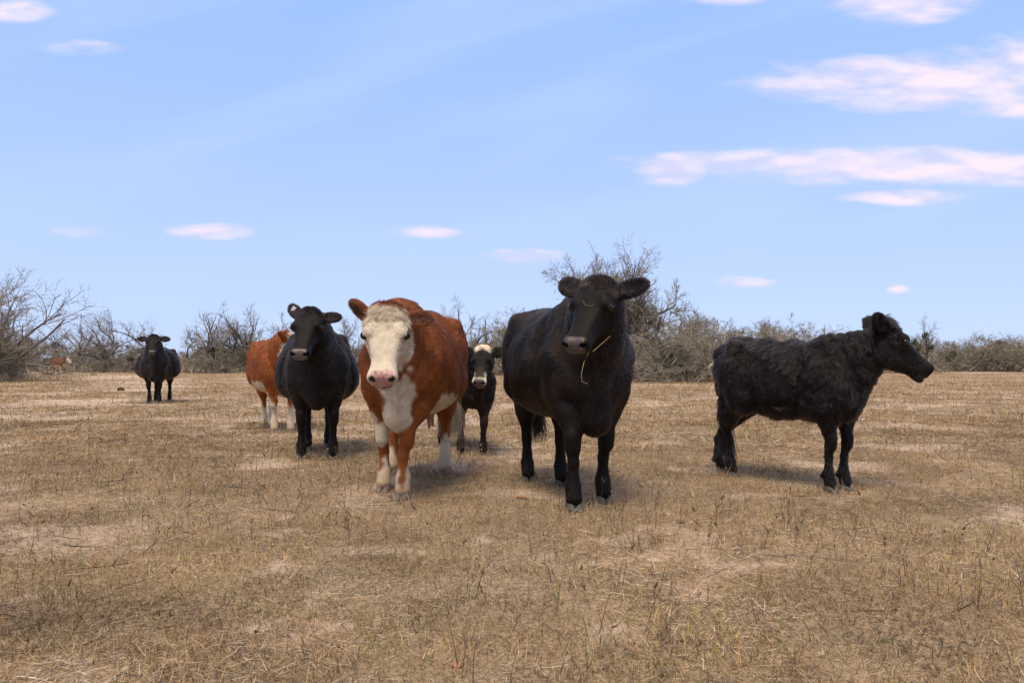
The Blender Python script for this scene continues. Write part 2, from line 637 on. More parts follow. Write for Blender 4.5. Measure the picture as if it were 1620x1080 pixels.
def build_cow(name, label, cat, group, head_to, front, rear, poll, face, coat, s=1.0, roll=0.0, fat=1.0, deep=0.0, calf=False,
              ears=((-.35, .9, .15), (-.35, -.9, .15)), voxel=0.0085, hair=90000, hair_len=0.022, hair_w=0.0010, clump=0.5,
              pale_hooves=False, udder=False, hl=1.0, tail_to=None, switch=None, tag_ear=None, seed=1, xf=0.42, wool=0.0, dewlap=1.0, legr=1.0, brisk=0.0, ear_face=(None, None), ear_s=1.0, ear_hair=1.0, st=1.0, girth=1.0, lock=.016, lk=.45, hdz=1.0, bib=0.0, black=True, sleek=1.0, shift=0.0):
    """front/rear: world hoof points (left, right of the animal); poll: world point on top of the head; face, head_to: world directions"""
    rs = np.random.default_rng(seed)
    hd = unit(np.array([head_to[0], head_to[1], 0.0]))
    fm = (np.array(front[0]) + np.array(front[1])) / 2
    org = fm - hd * xf * s + np.array([-hd[1], hd[0], 0]) * shift
    org[2] = 0
    th = math.atan2(hd[1], hd[0])
    Rm = np.array([[hd[0], hd[1], 0], [-hd[1], hd[0], 0], [0, 0, 1]])           # world -> local

    def L(p):
        return (Rm @ (np.array(p, float) - org)) / s
    rear = [r if len(r) == 3 else org + s * (Rm.T @ np.array([r[0], r[1], 0.0])) for r in rear]          # two numbers: the animal's own frame
    F = Field()
    # ---- trunk
    I3 = np.eye(3)
    head_len = 0
    if not calf:
        xs = [-.80, -.775, -.72, -.62, -.48, -.30, -.05, .18, .34, .48, .58, .64, .665]
        tp = [1.14, 1.21, 1.27, 1.315, 1.325, 1.30, 1.285, 1.30, 1.325, 1.27, 1.17, 1.06, 0.98]
        bt = [1.02, .90, .80, .72, .66, .58, .53, .55, .58, .60, .64, .70, .80]
        wd = [.03, .10, .19, .265, .315, .35, .375, .33, .265, .225, .175, .11, .035]
    else:
        xs = [-.72, -.70, -.65, -.56, -.44, -.28, -.05, .18, .34, .46, .54, .60, .625]
        tp = [1.14, 1.22, 1.285, 1.325, 1.325, 1.29, 1.275, 1.29, 1.315, 1.26, 1.16, 1.06, 0.98]
        bt = [1.02, .92, .84, .77, .71, .64, .60, .615, .635, .65, .69, .74, .82]
        wd = [.03, .09, .16, .215, .25, .275, .295, .275, .245, .215, .17, .11, .04]
    X_ = lambda x: x * st if x < 0 else x
    xs = [X_(x) for x in xs]
    xs_, wd_ = np.array(xs), np.array(wd) * girth
    bulge = np.exp(-((xs_ + .08) / .36) ** 2)
    wd = list(wd_ * (1 + (fat - 1) * bulge))
    bt = list(np.array(bt) - deep * bulge)
    F.loft(xs, tp, bt, wd, (0, 0, 0), I3, taper=0.17, expo=2.35, k=0.02, group='body')
    for y in (-1, 1):
        F.ell((.35, y * .165, 1.02), (.13, .085, .25), rot=[[.94, 0, .34], [0, 1, 0], [-.34, 0, .94]], k=0.06)                       # shoulder
        F.ell((.47, y * .155, .84), (.10, .080, .12), k=0.06)                      # point of the shoulder
        F.ell((X_(-.47), y * (.205 if calf else .255), 1.22), (.07, .05, .06), k=0.10)                      # hook bone
        F.ell((X_(-.70), y * .10, 1.17), (.05, .04, .06), k=0.08)                      # pin bone
        F.ell((X_(-.30), y * (.315 if calf else .40), 1.14), (.10, .05, .09), k=0.10, op='s')                # hollow flank
    # ---- brisket and dewlap
    if calf:
        F.ell((.45, 0, .74), (.12, .09, .11), k=0.08)
        F.ell((.50, 0, .86), (.10, .04, .14), k=0.06)
    else:
        F.ell((.52, 0, .63 - brisk), (.14, .105, .13), k=0.09)
        F.ell((.56, 0, .74), (.11, .028 * dewlap + .02, .20), k=0.06)
        if bib:
            F.ell((.665, .015, .80), (.055, .020, .19), k=0.025)
            F.ell((.60, -.07, .76), (.06, .022, .15), k=0.03)
    # ---- hind legs
    lr = legr * (0.94 if calf else 1.0)
    for y, h in zip((1, -1), rear):
        hx, hy, _ = L(h)
        P, S = np.array([X_(-.50), y * .15, 1.02]), np.array([X_(-.40), y * (.17 if calf else .20), .78])
        Hk = np.array([max(hx - .075, X_(-.70) - .03), hy * .85 + y * .02, .505])
        F.chain([P, S], [.20, .145] if not calf else [.165, .125], k=0.10)
        F.chain([S, Hk], [.135 * lr, .060 * lr], k=0.06, group='leg')
        F.cone((X_(-.655 if not calf else -.60), y * .13, 1.0), Hk + (.02, 0, .06), .125 if not calf else .105, .056, k=0.10)
        F.cone(Hk + (-.022, 0, .02), Hk + (.012, 0, -.03), .042 * lr, .050 * lr, k=0.03, group='leg')
        F.chain([Hk, (hx - .045, hy, .33), (hx - .038, hy, .21), (hx - .034, hy, .145), (hx - .018, hy, .105), (hx - .006, hy, .07)], [.052 * lr, .037 * lr, .036 * lr, .047 * lr, .044 * lr, .053 * lr], k=0.02, group='leg')
        F.ell((hx - .075, hy, .125), (.022, .032, .022), k=0.02, group='leg')      # dew claws
    # ---- forelegs
    for y, h in zip((1, -1), front):
        hx, hy, _ = L(h)
        S, E = np.array([.40, y * .17, .95]), np.array([.37, y * .165, .74])
        Kn = np.array([hx * .80 + .37 * .20 + .015, hy * .80 + y * .165 * .20, .415])
        F.chain([S, E], [.135, .118], k=0.08)
        F.chain([E, (E + Kn) / 2 + (.0, 0, .03), Kn + (0, 0, .06)], [.112 * lr, .078 * lr, .053 * lr], k=0.05, group='leg')
        F.cone(Kn + (.010, 0, .035), Kn + (.008, 0, -.03), .055 * lr, .050 * lr, k=0.02, group='leg')
        F.chain([Kn, (hx - .010, hy, .29), (hx - .014, hy, .20), (hx - .020, hy, .145), (hx - .008, hy, .105), (hx - .002, hy, .07)], [.046 * lr, .034 * lr, .035 * lr, .048 * lr, .045 * lr, .054 * lr], k=0.02, group='leg')
        F.ell((hx - .065, hy, .125), (.022, .032, .022), k=0.02, group='leg')
    # ---- head
    HL = 0.54 * hl * (0.92 if calf else 1.0)
    g = HL / 0.54
    O = L(poll)
    fl = Rm @ np.array(face, float)
    M = head_frame(fl, roll)
    wf = 0.93 if calf else 1.0
    hp = lambda x, y, z: O + (np.array([x * HL, y * g * wf, z * g * hdz]) @ M)
    hxs = np.array([-.07, -.05, 0, .09, .20, .33, .46, .60, .74, .85, .93, .975, 1.0]) * HL
    htop = np.array([-.06, -.03, 0., .018, .022, .016, .002, -.014, -.026, -.030, -.038, -.056, -.085]) * g * hdz
    hbot = np.array([-.11, -.14, -.19, -.245, -.275, -.268, -.240, -.212, -.196, -.186, -.178, -.162, -.135]) * g * hdz
    hw = np.array([.035, .06, .098, .125, .137, .136, .116, .094, .083, .091, .094, .084, .045]) * g * wf
    F.loft(hxs, htop, hbot, hw, O, M, taper=-0.20, expo=2.5, k=0.035, group='head')
    rm = M
    for y in (-1, 1):
        F.ell(hp(.27, y * .088, -.185), np.array([.085, .042, .075]) * g, rot=rm, k=0.05, group='head')       # cheek
        F.ell(hp(.285, y * .112, .000), np.array([.055, .032, .026]) * g, rot=rm, k=0.045, group='head')       # brow
        F.ell(hp(.93, y * .058, -.070), np.array([.042, .034, .030]) * g, rot=rm, k=0.025, group='head')       # nostril wing
    F.ell(hp(.905, 0, -.172), np.array([.050, .056, .026]) * g, rot=rm, k=0.03, group='head')                  # chin
    F.ell(hp(.01, 0, .0), np.array([.055, .085, .045]) * g, rot=rm, k=0.05, group='head')                      # poll
    # ---- neck
    th0 = np.array([.50, 0, .86])
    cr0 = np.array([.30, 0, 1.19 if not calf else 1.13])
    md0 = np.array([.46, 0, 1.03])
    cr1, th1, md1 = hp(.04, 0, -.085), hp(.17, 0, -.20), hp(.08, 0, -.14)
    bow = np.array([.05, 0, .03])
    nk = 0.78 if calf else 1.0
    F.chain([cr0, (cr0 + cr1) / 2 + bow * .6, cr1], [.15 * nk, .125 * nk, .095 * nk], k=0.09, group='neck')
    F.chain([md0, (md0 + md1) / 2, md1], [.20 * nk, .155 * nk, .115 * nk], k=0.09, group='neck')
    F.chain([th0, (th0 + th1) / 2 + bow * .3 - (0, 0, .01), th1], [.17 * nk, .115 * nk, .080 * nk], k=0.08, group='neck')
    if dewlap > 0.5:
        F.chain([(.60, 0, .66 - brisk), (th0 + th1) / 2 + (.06 + .04 * bib, 0, -.06), hp(.30, 0, -.24)], [.034, .030 + .006 * bib, .022], k=0.05, group='neck')
    # ---- ears
    for y, ed, ef in zip((1, -1), ears, ear_face):
        e1 = unit(np.array(ed, float))
        e3 = np.array([.25, y * .15, 1.0] if ef is None else ef, float)
        e3 = unit(e3 - e1 * (e3 @ e1))
        e2 = np.cross(e3, e1)
        ME = np.array([e1, e2, e3]) @ M
        b = hp(.055, y * .105, -.055)
        c = b + (e1 @ M) * .105 * g * ear_s
        F.cone(b - (e1 @ M) * .02, b + (e1 @ M) * .05, .036 * g, .030 * g, k=0.03, group='ear')
        F.ell(c, np.array([.105, .064, .023]) * g * ear_s, rot=ME, k=0.025, group='ear')
        F.ell(c + (e1 @ M) * .012 * g + (e3 @ M) * .024 * g, np.array([.078, .043, .021]) * g * ear_s, rot=ME, k=0.012, op='s', group='ear_in')
    # ---- carving the face
    for y in (-1, 1):
        F.ell(hp(.58, y * .140, -.105), np.array([.115, .034, .055]) * g, rot=rm, k=0.05, op='s', group='carve')
        F.ell(hp(.18, y * .150, .030), np.array([.05, .03, .04]) * g, rot=rm, k=0.04, op='s', group='carve')
        F.ell(hp(.962, y * .062, -.067), np.array([.032, .021, .017]) * g, rot=rm, k=0.010, op='s', group='nostril')
        F.ell(hp(.335, y * .153, -.036), np.array([.034, .020, .021]) * g, rot=rm, k=0.012, op='s', group='socket')
        F.ell(hp(.325, y * .142, -.008), np.array([.036, .012, .009]) * g, rot=rm, k=0.012, group='head')       # upper lid
        F.ell(hp(.34, y * .140, -.063), np.array([.030, .008, .006]) * g, rot=rm, k=0.010, group='head')       # lower lid
        F.ell(hp(.88, y * .098, -.150), np.array([.060, .030, .0065]) * g, rot=rm, k=0.008, op='s', group='mouth')
    F.ell(hp(.985, 0, -.150), np.array([.018, .09, .0065]) * g, rot=rm, k=0.008, op='s', group='mouth')
    # ---- udder, tail
    if udder:
        F.ell((-.36, 0, .58), (.17, .13, .11), k=0.05, group='udder')
        for a, b in ((-.27, .06), (-.27, -.06), (-.43, .06), (-.43, -.06)):
            F.cone((a, b, .52), (a + .005, b * 1.2, .415), .020, .013, k=0.02, group='udder')
    tb = np.array([X_(-.755 if not calf else -.68), 0, 1.19])
    t1 = tb + (-.055, 0, -.16)
    tend = L(tail_to) if tail_to is not None else tb + np.array([-.035, .02, -.66])
    tm = (t1 + tend) / 2 + (-.02, 0, 0)
    F.chain([tb + (.10, 0, .06), tb, t1, tm, tend], [.045, .04, .032, .024, .017], k=0.03, group='tail')
    # ---- loose skin, ribs, muscle
    nmid = (md0 + md1) / 2
    nax = unit(md1 - md0)

    def skin(q):
        x, y, z = q.T
        trunk = sstep(x, -.75, -.5) * (1 - sstep(x, .42, .62)) * sstep(z, .55, .75)
        rib = np.sin((x + .12 * (z - .9)) * 2 * math.pi / (.078 + .01 * np.sin(z * 7 + x * 5))) * .0013 * sstep(x, -.32, -.2) * (1 - sstep(x, .10, .22)) * sstep(z, .68, .82) * (1 - sstep(z, 1.12, 1.22))
        lumps = (fbm(q * np.array([1.2, 1, .8], np.float32), 6.0, 2, seed + 3) - .5) * -.052 * trunk
        al = (q - nmid.astype(np.float32)) @ nax.astype(np.float32)
        nk_ = np.exp(-(al / .20) ** 2) * sstep(z, .6, .8)
        fold = np.sin((al + .03 * np.sin(z * 9)) * 2 * math.pi / .07) * .0045 * nk_ * (.4 + fbm(q, 9.0, 2, seed + 9))
        groove = .042 * np.exp(-((x - .185 - .12 * (z - .95)) / .040) ** 2) * sstep(z, .62, .80) * (1 - sstep(z, 1.12, 1.26))
        return rib + lumps + fold + groove
    F.prims.append((skin, np.zeros(3), .1, 0, 'd', 'skin'))
    V, Q = F.mesh(voxel / s)
    # ---- regions and colour
    D, G = F.eval(V[:, None, :], V, 0.0, groups=True)
    G = {k: v[:, 0] for k, v in G.items()}
    for k in ('udder', 'ear_in', 'nostril', 'socket', 'mouth', 'ear', 'tail'):
        G.setdefault(k, np.full(len(V), 9.0))
    N = vert_normals(V, Q)
    PH = ((V - O) @ M.T) / g
    PH[:, 0] /= 0.54
    PH[:, 1] /= wf
    PH[:, 2] /= hdz
    isear = (G['ear'] < .03) & (G['ear'] < np.minimum(G['head'], G['neck']) - .004)
    ishead = (G['head'] < .06) & (G['head'] < np.minimum(G['neck'], G['body']) + .01) & ~isear & (PH[:, 0] > -.12)
    isleg = (G['leg'] < np.minimum(G['body'], 9) + .0) & (V[:, 2] < .62)
    isud = (G['udder'] < np.minimum(G['body'], G['leg']) - .0)
    n1 = fbm(V, 9, 3, seed)
    n2 = fbm(V, 30, 2, seed + 5)
    col, hlen = coat(dict(V=V, PH=PH, N=N, ear=isear, head=ishead, leg=isleg, udder=isud, G=G, n1=n1, n2=n2))
    hlen = hlen.copy()
    hlen[isear] *= ear_hair
    pad = ishead & (PH[:, 0] > .86)
    # nostril, mouth slit: colour darkened inside the pits, surface moist
    pit = (G['nostril'] < .004) | ((G['mouth'] < .003) & (PH[:, 0] > .78))
    col[pit] = col[pit] * 0.25
    hlen[pit] = 0
    near_eye = (G['socket'] < .020)
    hlen[near_eye] *= np.clip((G['socket'][near_eye] - .006) / .014, .05, 1)
    lid = ishead & (G['socket'] < .012) & (col.mean(1) < .1)
    col[lid] = (.030, .022, .018)
    for _ in range(2 if voxel < .012 else 1):                          # markings end hair by hair, not on a line
        acc = np.zeros_like(col)
        cn = np.zeros(len(V))
        qm = col[Q].mean(1)
        for i in range(4):
            np.add.at(acc, Q[:, i], qm)
            np.add.at(cn, Q[:, i], 1)
        soft = acc / np.maximum(cn, 1)[:, None]
        keep = (pit | (ishead & (hlen <= 0)))[:, None]
        col = np.where(keep, col, soft)
    root = empty(name, org, th)
    tag(root, label, cat, group)
    dry = np.where(ishead & (hlen <= 0), 0.0, np.where(isud, .6, 1.0))
    me = quad_mesh('body', V * s, Q, True, col, dry)
    link('body', me, MAT_SKIN, root)
    for h in list(front) + list(rear):
        l = L(h) * s
        o = link('hoof', HOOF_PALE if pale_hooves else HOOF, None, root)
        o.location = (l[0] + .012 * s, l[1], -.010)
        o.scale = (s * lr * .92,) * 3
    for y in (-1, 1):
        p = hp(.345, y * .138, -.034) * s
        o = link('eye', EYE, None, root)
        o.location = p
        o.scale = (g * s * 1.12,) * 3
    if tag_ear is not None:
        y, ed = tag_ear, ears[0 if tag_ear > 0 else 1]
        e1 = unit(np.array(ed, float))
        p = (hp(.055, y * .105, -.055) + (e1 @ M) * .13 * g + (M[2]) * .012) * s
        bm = bmesh.new()
        bmesh.ops.create_cube(bm, size=1.0)
        bmesh.ops.scale(bm, vec=(.035, .006, .05), verts=bm.verts)
        bmesh.ops.bevel(bm, geom=bm.edges[:], offset=.002, segments=1)
        tm_ = bpy.data.meshes.new('ear_tag')
        bm.to_mesh(tm_)
        bm.free()
        o = link('ear_tag', tm_, MAT_TAG, root)
        o.location = p
        o.rotation_euler = (0.2, .5, -th + 0.2 + math.pi / 2 * 0)
    # ---- hair
    if hair:
        a, b, c_, d_ = (V[Q[:, i]] for i in range(4))
        area = np.linalg.norm(np.cross(c_ - a, d_ - b), axis=1) / 2
        dens = area * (0.35 + np.minimum(hlen[Q[:, 0]], 1.6)) * np.where(ishead | isear, 1.7, 1.0)[Q[:, 0]] * (hlen[Q[:, 0]] > .02)
        qi = rs.choice(len(Q), hair, p=dens / dens.sum())
        u, v = rs.random(hair), rs.random(hair)
        w4 = np.stack([(1 - u) * (1 - v), u * (1 - v), u * v, (1 - u) * v], 1)
        mixv = lambda A: sum(w4[:, i:i + 1] * A[Q[qi, i]] for i in range(4))
        p = mixv(V)
        n = unit(mixv(N))
        col_h = mixv(col)
        ln = mixv(hlen[:, None])[:, 0] * hair_len / s
        eh, hh, lg = isear[Q[qi, 0]], ishead[Q[qi, 0]], isleg[Q[qi, 0]]
        flow = np.tile(np.array([-.75, 0, -.65]), (hair, 1))
        flow[:, 2] -= 0.5 * sstep(p[:, 0], .2, .5)
        flow[lg] = (-.05, 0, -1)
        ph = ((p - O) @ M.T) / g
        tt = ph[:, 0] / 0.54 + (fbm(p, 18, 2, seed + 77) - .5) * .12
        sy = np.clip(ph[:, 1] / .05 + (fbm(p, 14, 2, seed + 78) - .5) * 3.0, -1, 1)
        hf = np.stack([np.where(tt > .30, .8, .35), sy * (.35 + .4 * (tt < .3)), np.where(tt > .3, -.25, -.2)], 1)
        flow[hh] = (hf @ M)[hh]
        topk = hh & (tt < .10)
        flow[topk] = (np.stack([.9 + 0 * tt, .7 * sy, .35 + .5 * (fbm(p, 22, 2, seed + 79) - .3)], 1) @ M)[topk]
        ex = unit(np.array([[ears[0][i] if i != 1 else 0 for i in range(3)]])) * 0
        for y, ed in zip((1, -1), ears):
            m_ = eh & (np.sign(ph[:, 1]) == y)
            flow[m_] = (unit(np.array(ed, float)) @ M) * 1.0
        big = np.stack([fbm(p, 7, 2, seed + 30 + i) - .5 for i in range(3)], 1)
        fin = np.stack([fbm(p, 26, 2, seed + 40 + i) - .5 for i in range(3)], 1)
        flow = unit(flow) + big * (1.2 * clump + 2.0 * wool) + fin * (1.6 * clump + 2.6 * wool)
        flow -= n * (flow * n).sum(1, keepdims=True)
        flow = unit(flow)
        lift = (0.30 + 0.22 * rs.random(hair)) * sleek + 0.5 * wool * rs.random(hair) + .25 * eh
        d0 = unit(flow * np.cos(lift * 1.35)[:, None] + n * np.sin(lift * 1.35)[:, None] + rs.normal(0, .16, (hair, 3)))
        d1 = unit(flow + n * (.12 + .25 * wool) + rs.normal(0, .14 + .2 * wool, (hair, 3)) + np.array([0, 0, -.25 * (wool > 0)]))
        ln = ln * (0.55 + 0.8 * rs.random(hair))
        p0 = p - n * .003
        p1 = p0 + d0 * (ln * .5)[:, None]
        p2 = p1 + unit(d0 * .4 + d1)[:, :] * (ln * .35)[:, None]
        p3 = p2 + d1 * (ln * .35)[:, None]
        # tufts: hairs of one lock lean together and share a tone
        wp = p + (np.stack([fbm(p, 22, 2, seed + 50 + i) for i in range(3)], 1) - .5) * .06
        ci = np.floor(wp / (lock / s)).astype(np.int64)
        ci = ci - ci.min(0)
        key = (ci[:, 0] * 4096 + ci[:, 1]) * 4096 + ci[:, 2]
        _, inv_ = np.unique(key, return_inverse=True)
        cnt = np.bincount(inv_).astype(float)
        tip = np.stack([np.bincount(inv_, (p3 - p)[:, i]) / cnt for i in range(3)], 1)[inv_]
        ctr = np.stack([np.bincount(inv_, p[:, i]) / cnt for i in range(3)], 1)[inv_]
        jit = rs.normal(0, 1, (len(cnt), 3))[inv_] * (ln * .25 * lk)[:, None]
        tgt = ctr + tip * 1.1 + jit
        p3 = p3 + (tgt - p3) * .62 * lk
        p2 = p2 + (ctr + (tip * 1.1 + jit) * .68 - p2) * .38 * lk
        lk_ = np.where(hh & (tt < .5), np.maximum(lk, .8), lk)
        tone = 1 + lk_ * (rs.random(len(cnt)) - .5)[inv_] * .9
        pts = np.stack([p0, p1, p2, p3], 1) * s
        wv = hair_w * (0.8 + .5 * rs.random(hair))
        rad = wv[:, None] * np.array([1.0, .95, .7, .12])[None]
        lum = col_h.mean(1, keepdims=True)
        tint = col_h * (0.80 + 0.4 * rs.random((hair, 1))) * (tone[:, None] ** np.where(lum > .2, np.where(hh, .9, .5)[:, None], 1.0)) * (1 + .55 * lum)
        make_curves('hair', pts, rad, tint, MAT_HAIR_BLACK if black else MAT_HAIR, root)
    # ---- tail switch
    if switch is not None:
        nsw, lsw, csw = switch
        k = rs.random(nsw)
        st = tm + (tend - tm) * (0.35 + .65 * k)[:, None] + rs.normal(0, .012, (nsw, 3))
        npt = 7
        path = [st]
        dirn = unit(np.tile([0, 0, -1.0], (nsw, 1)) + rs.normal(0, .12, (nsw, 3)))
        ll = lsw * (0.6 + .5 * rs.random(nsw)) / s
        ph0 = rs.integers(0, 5, nsw) * 1.3
        for i in range(1, npt):
            wv = np.stack([np.sin(ph0 + i * 1.5), np.cos(ph0 * 1.7 + i * 1.3), 0 * ph0], 1) * .22
            path.append(path[-1] + unit(dirn + wv) * (ll / (npt - 1))[:, None])
        pts = np.stack(path, 1) * s
        pts[:, :, 2] = np.maximum(pts[:, :, 2], .02)
        rad = np.full((nsw, npt), .0013)
        rad[:, -1] = .0003
        make_curves('tail_switch', pts, rad, np.array(csw)[None] * (0.65 + .6 * rs.random((nsw, 1))), MAT_HAIR, root)
    return root, (lambda x, y, z: org + Rm.T @ (hp(x, y, z) * s))


# ------------------------------------------------------------------ coats
def base_len(r):
    """hair length factor over the body, short on legs and muzzle, long on poll and ears"""
    h = np.ones(len(r['V']))
    h[r['leg']] = .45
    h = np.where(r['V'][:, 2] < .09, .35, h)
    t = r['PH'][:, 0]
    hd = r['head']
    h = np.where(hd, .42 + .0 * t, h)
    h = np.where(hd & (t < .24) & (r['PH'][:, 2] > -.08), .42 + 1.0 * sstep(.24 - t, 0, .14), h)
    h = np.where(hd & (t > .82), .22, h)
    h[r['ear']] = 1.05
    h[r['udder']] = 0.05
    return h


def muzzle(r, col, hlen, pad, lip, edge=.02):
    t, y, z = r['PH'].T
    m = r['head'] & (t > .885 + .015 * r['n2']) & (z > -.132) & (np.abs(y) < .070 - .25 * np.maximum(-.10 - z, 0)) & (z < -.024 + 0.5 * (t - .89))
    c = np.array(pad)[None] * (0.75 + .6 * r['n2'][:, None])
    col = np.where(m[:, None], c, col)
    hlen = np.where(m, 0, hlen)
    fre = m & (vnoise(r['V'], 70, 5) > .74) & (np.array(pad).mean() > .15)
    col = np.where(fre[:, None], col * np.array([.45, .35, .35])[None], col)
    ring = r['head'] & ~m & (t > .84) & (z < -.13)
    col = np.where(ring[:, None], np.array(lip)[None], col)
    return col, hlen


def coat_black(brown=0.5, pad=(.10, .078, .070), lip=(.02, .017, .015), hl=1.0, calf=False, poll_brown=0.0, chest_spot=False):
    def f(r):
        V, n = r['V'], len(r['V'])
        b = sstep(r['n1'], .40, .70) * brown * sstep(V[:, 2], .35, .75) * (~r['head'])
        col = BLACK[None] + b[:, None] * (np.array([.024, .0145, .0095]) - BLACK)[None]
        h = base_len(r) * hl
        t = r['PH'][:, 0]
        if poll_brown:
            w = poll_brown * r['head'] * sstep(.22 - t, 0, .12) * sstep(r['n2'], .3, .7)
            col = col + w[:, None] * (np.array([.045, .026, .016]) - col)
        if calf:
            h = np.where(r['head'], np.where((t < .2) & (r['PH'][:, 2] > -.06), h * 1.5, h * .9), h * (0.6 + 1.1 * sstep(r['n1'], .35, .7)))
            h = np.where((V[:, 2] < .72) & ~r['leg'] & ~r['head'], h * 1.25, h)
        if chest_spot:
            d = np.linalg.norm((V - np.array(chest_spot)) / np.array([.05, .035, .03]), axis=1)
            col = np.where((d < 1)[:, None], np.array([.30, .22, .17])[None], col)
        ins = (r['G']['ear_in'] < .006)
        col = np.where(ins[:, None], np.array([.014, .010, .009])[None], col)
        return muzzle(r, col, h, pad, lip)
    return f


def coat_hereford(face=True, chest=True, tone=1.0, sock=.25):
    def f(r):
        V, t = r['V'], r['PH'][:, 0]
        x, y, z = V.T
        n1, n2 = r['n1'], r['n2']
        mottle = .55 + .9 * n1[:, None]  # coat tone varies at random
        col = RUST[None] * mottle * tone
        white = CREAM[None] * (.70 + .35 * n2[:, None] + .2 * n1[:, None])
        w = np.zeros(len(V), bool)
        w |= r['head'] & (t + .14 * (n1 - .5) > -.02)
        # front of the neck, brisket and belly line
        wob = .13 * (n1 - .5) + .02 * (n2 - .5)
        if chest:
            lim = .115 - .085 * sstep(z, .74, .88) + 1.9 * wob - .03 * (y < 0)
            w |= (x > .38) & (z < 1.05 + wob) & (z > .30) & (np.abs(y) < lim) & ~r['leg'] & ~r['head']
        w |= (z < .635 + wob * 1.1 + .08 * sstep(x, -.30, -.05)) & (x > -.5) & (x < .42) & ~r['leg']
        # socks
        w |= r['leg'] & (z < sock + .55 * (fbm(V * np.array([1, 1, .22]), 13, 2, 5) - .5) + .10 * (n2 - .5))
        w |= r['leg'] & (x > .2) & (z < .58) & (y < -.02) & (fbm(V * np.array([1, 1, .35]), 11, 2, 8) > .60)
        w &= ~r['ear']
        col = np.where(w[:, None], white, col)
        h = base_len(r)
        h = np.where(r['head'] & (t < .42), h * 1.35, h)
        h = np.where(w & ~r['head'], h * .7, h)
        col = np.where(r['udder'][:, None], np.array([.42, .22, .17])[None] * (.8 + .4 * n2[:, None]), col)
        ins = (r['G']['ear_in'] < .006)
        col = np.where(ins[:, None], (np.array([.12, .04, .018]))[None], col)
        dirt = r['leg'] & w
        col = np.where(dirt[:, None], col * (1 - .45 * sstep(.22 - z + .25 * (n2 - .5), 0, .2)[:, None] * np.array([.5, .75, 1.0])[None]), col)
        rim_ = r['G']['socket'] < .012
        col = np.where(rim_[:, None], np.array([.45, .22, .17])[None], col)
        return muzzle(r, col, h, (.38, .205, .165), (.50, .40, .30))
    return f


def coat_brockle(r):
    """black calf with a cream crown patch and pale muzzle sides"""
    V, t = r['V'], r['PH'][:, 0]
    y, z = r['PH'][:, 1], r['PH'][:, 2]
    n1, n2 = r['n1'], r['n2']
    col = np.tile(BLACK[None], (len(V), 1))
    b = sstep(n1, .40, .65) * sstep(V[:, 0], .25, .5) * (V[:, 2] < .95) * ~r['head']
    col = col + b[:, None] * (np.array([.075, .03, .012]) - BLACK)[None]
    h = base_len(r) * 1.15
    h = np.where(r['head'], np.minimum(h, .6), h)
    arch = .03 + .95 * np.abs(y)
    jag = .16 * (n2 - .5) + .10 * (n1 - .5)
    w = (sstep(arch + jag - t, -.02, .03) * sstep(.125 - np.abs(y), 0, .02) * (z > -.11)) * (t > -.09)
    side = sstep(np.abs(y) + .04 * (n2 - .5), .066, .078) * sstep(t + jag, .60, .70) * (1 - sstep(z, -.05, -.02)) * sstep(z, -.15, -.13)
    chin = (t > .86) * (1 - sstep(z, -.165, -.15))
    rim = sstep(t, .845, .865) * (1 - sstep(t, .885, .90)) * sstep(z, -.075, -.05) * sstep(n2, .35, .55)
    w = np.clip(w + side + chin + rim, 0, 1) * r['head'] * ~r['ear']
    bz = .8 * r['head'] * sstep(.06 - np.abs(y), 0, .03) * sstep(t, .50, .62) * (z > -.08)
    col = col + bz[:, None] * (np.array([.045, .027, .022])[None] - col)
    col = col + w[:, None] * ((CREAM * 1.25)[None] * (.8 + .4 * n2[:, None]) - col)
    return muzzle(r, col, h, (.075, .058, .053), (.30, .24, .2))


# ================================================================== the pasture
def ground_z(x, y):
    """gentle swells, a few centimetres"""
    p = np.stack([x, y], 1)
    near = np.clip(np.hypot(x, y) / 30, 0.25, 1.0)
    return (fbm(p, 0.33, 2, 91) - .5) * .05 * near + (fbm(p, 2.2, 2, 93) - .5) * .045 + (fbm(p, 7.0, 2, 95) - .5) * .010


def bare(x, y):
    """0..1: how bare and sandy the soil is"""
    p = np.stack([x, y], 1)
    b = .7 * sstep(fbm(p * np.array([1, .8]), .9, 4, 61), .54, .72)
    b = np.maximum(b, .7 * sstep(fbm(p, 2.6, 3, 67), .60, .74))
    # the sandy track that winds away on one side
    tx = -7.6 - .46 * (y - 12) - 1.2 * np.sin(y * .16)
    t = np.exp(-((x - tx) / (1.0 + .05 * y)) ** 2) * sstep(y, 9, 15) * (1 - sstep(y, 48, 60))
    b = np.maximum(b, t * sstep(fbm(p * np.array([.4, 1.4]), .5, 2, 71), .28, .50))
    return b


# one sheet to the horizon: fine cells near the camera, wider ones away from it
def axis_pts(inner, step, outer):
    a = list(np.arange(0, inner, step))
    d = step
    while a[-1] < outer:
        d *= 1.22
        a.append(a[-1] + d)
    a = np.array(a)
    return np.concatenate([-a[:0:-1], a])


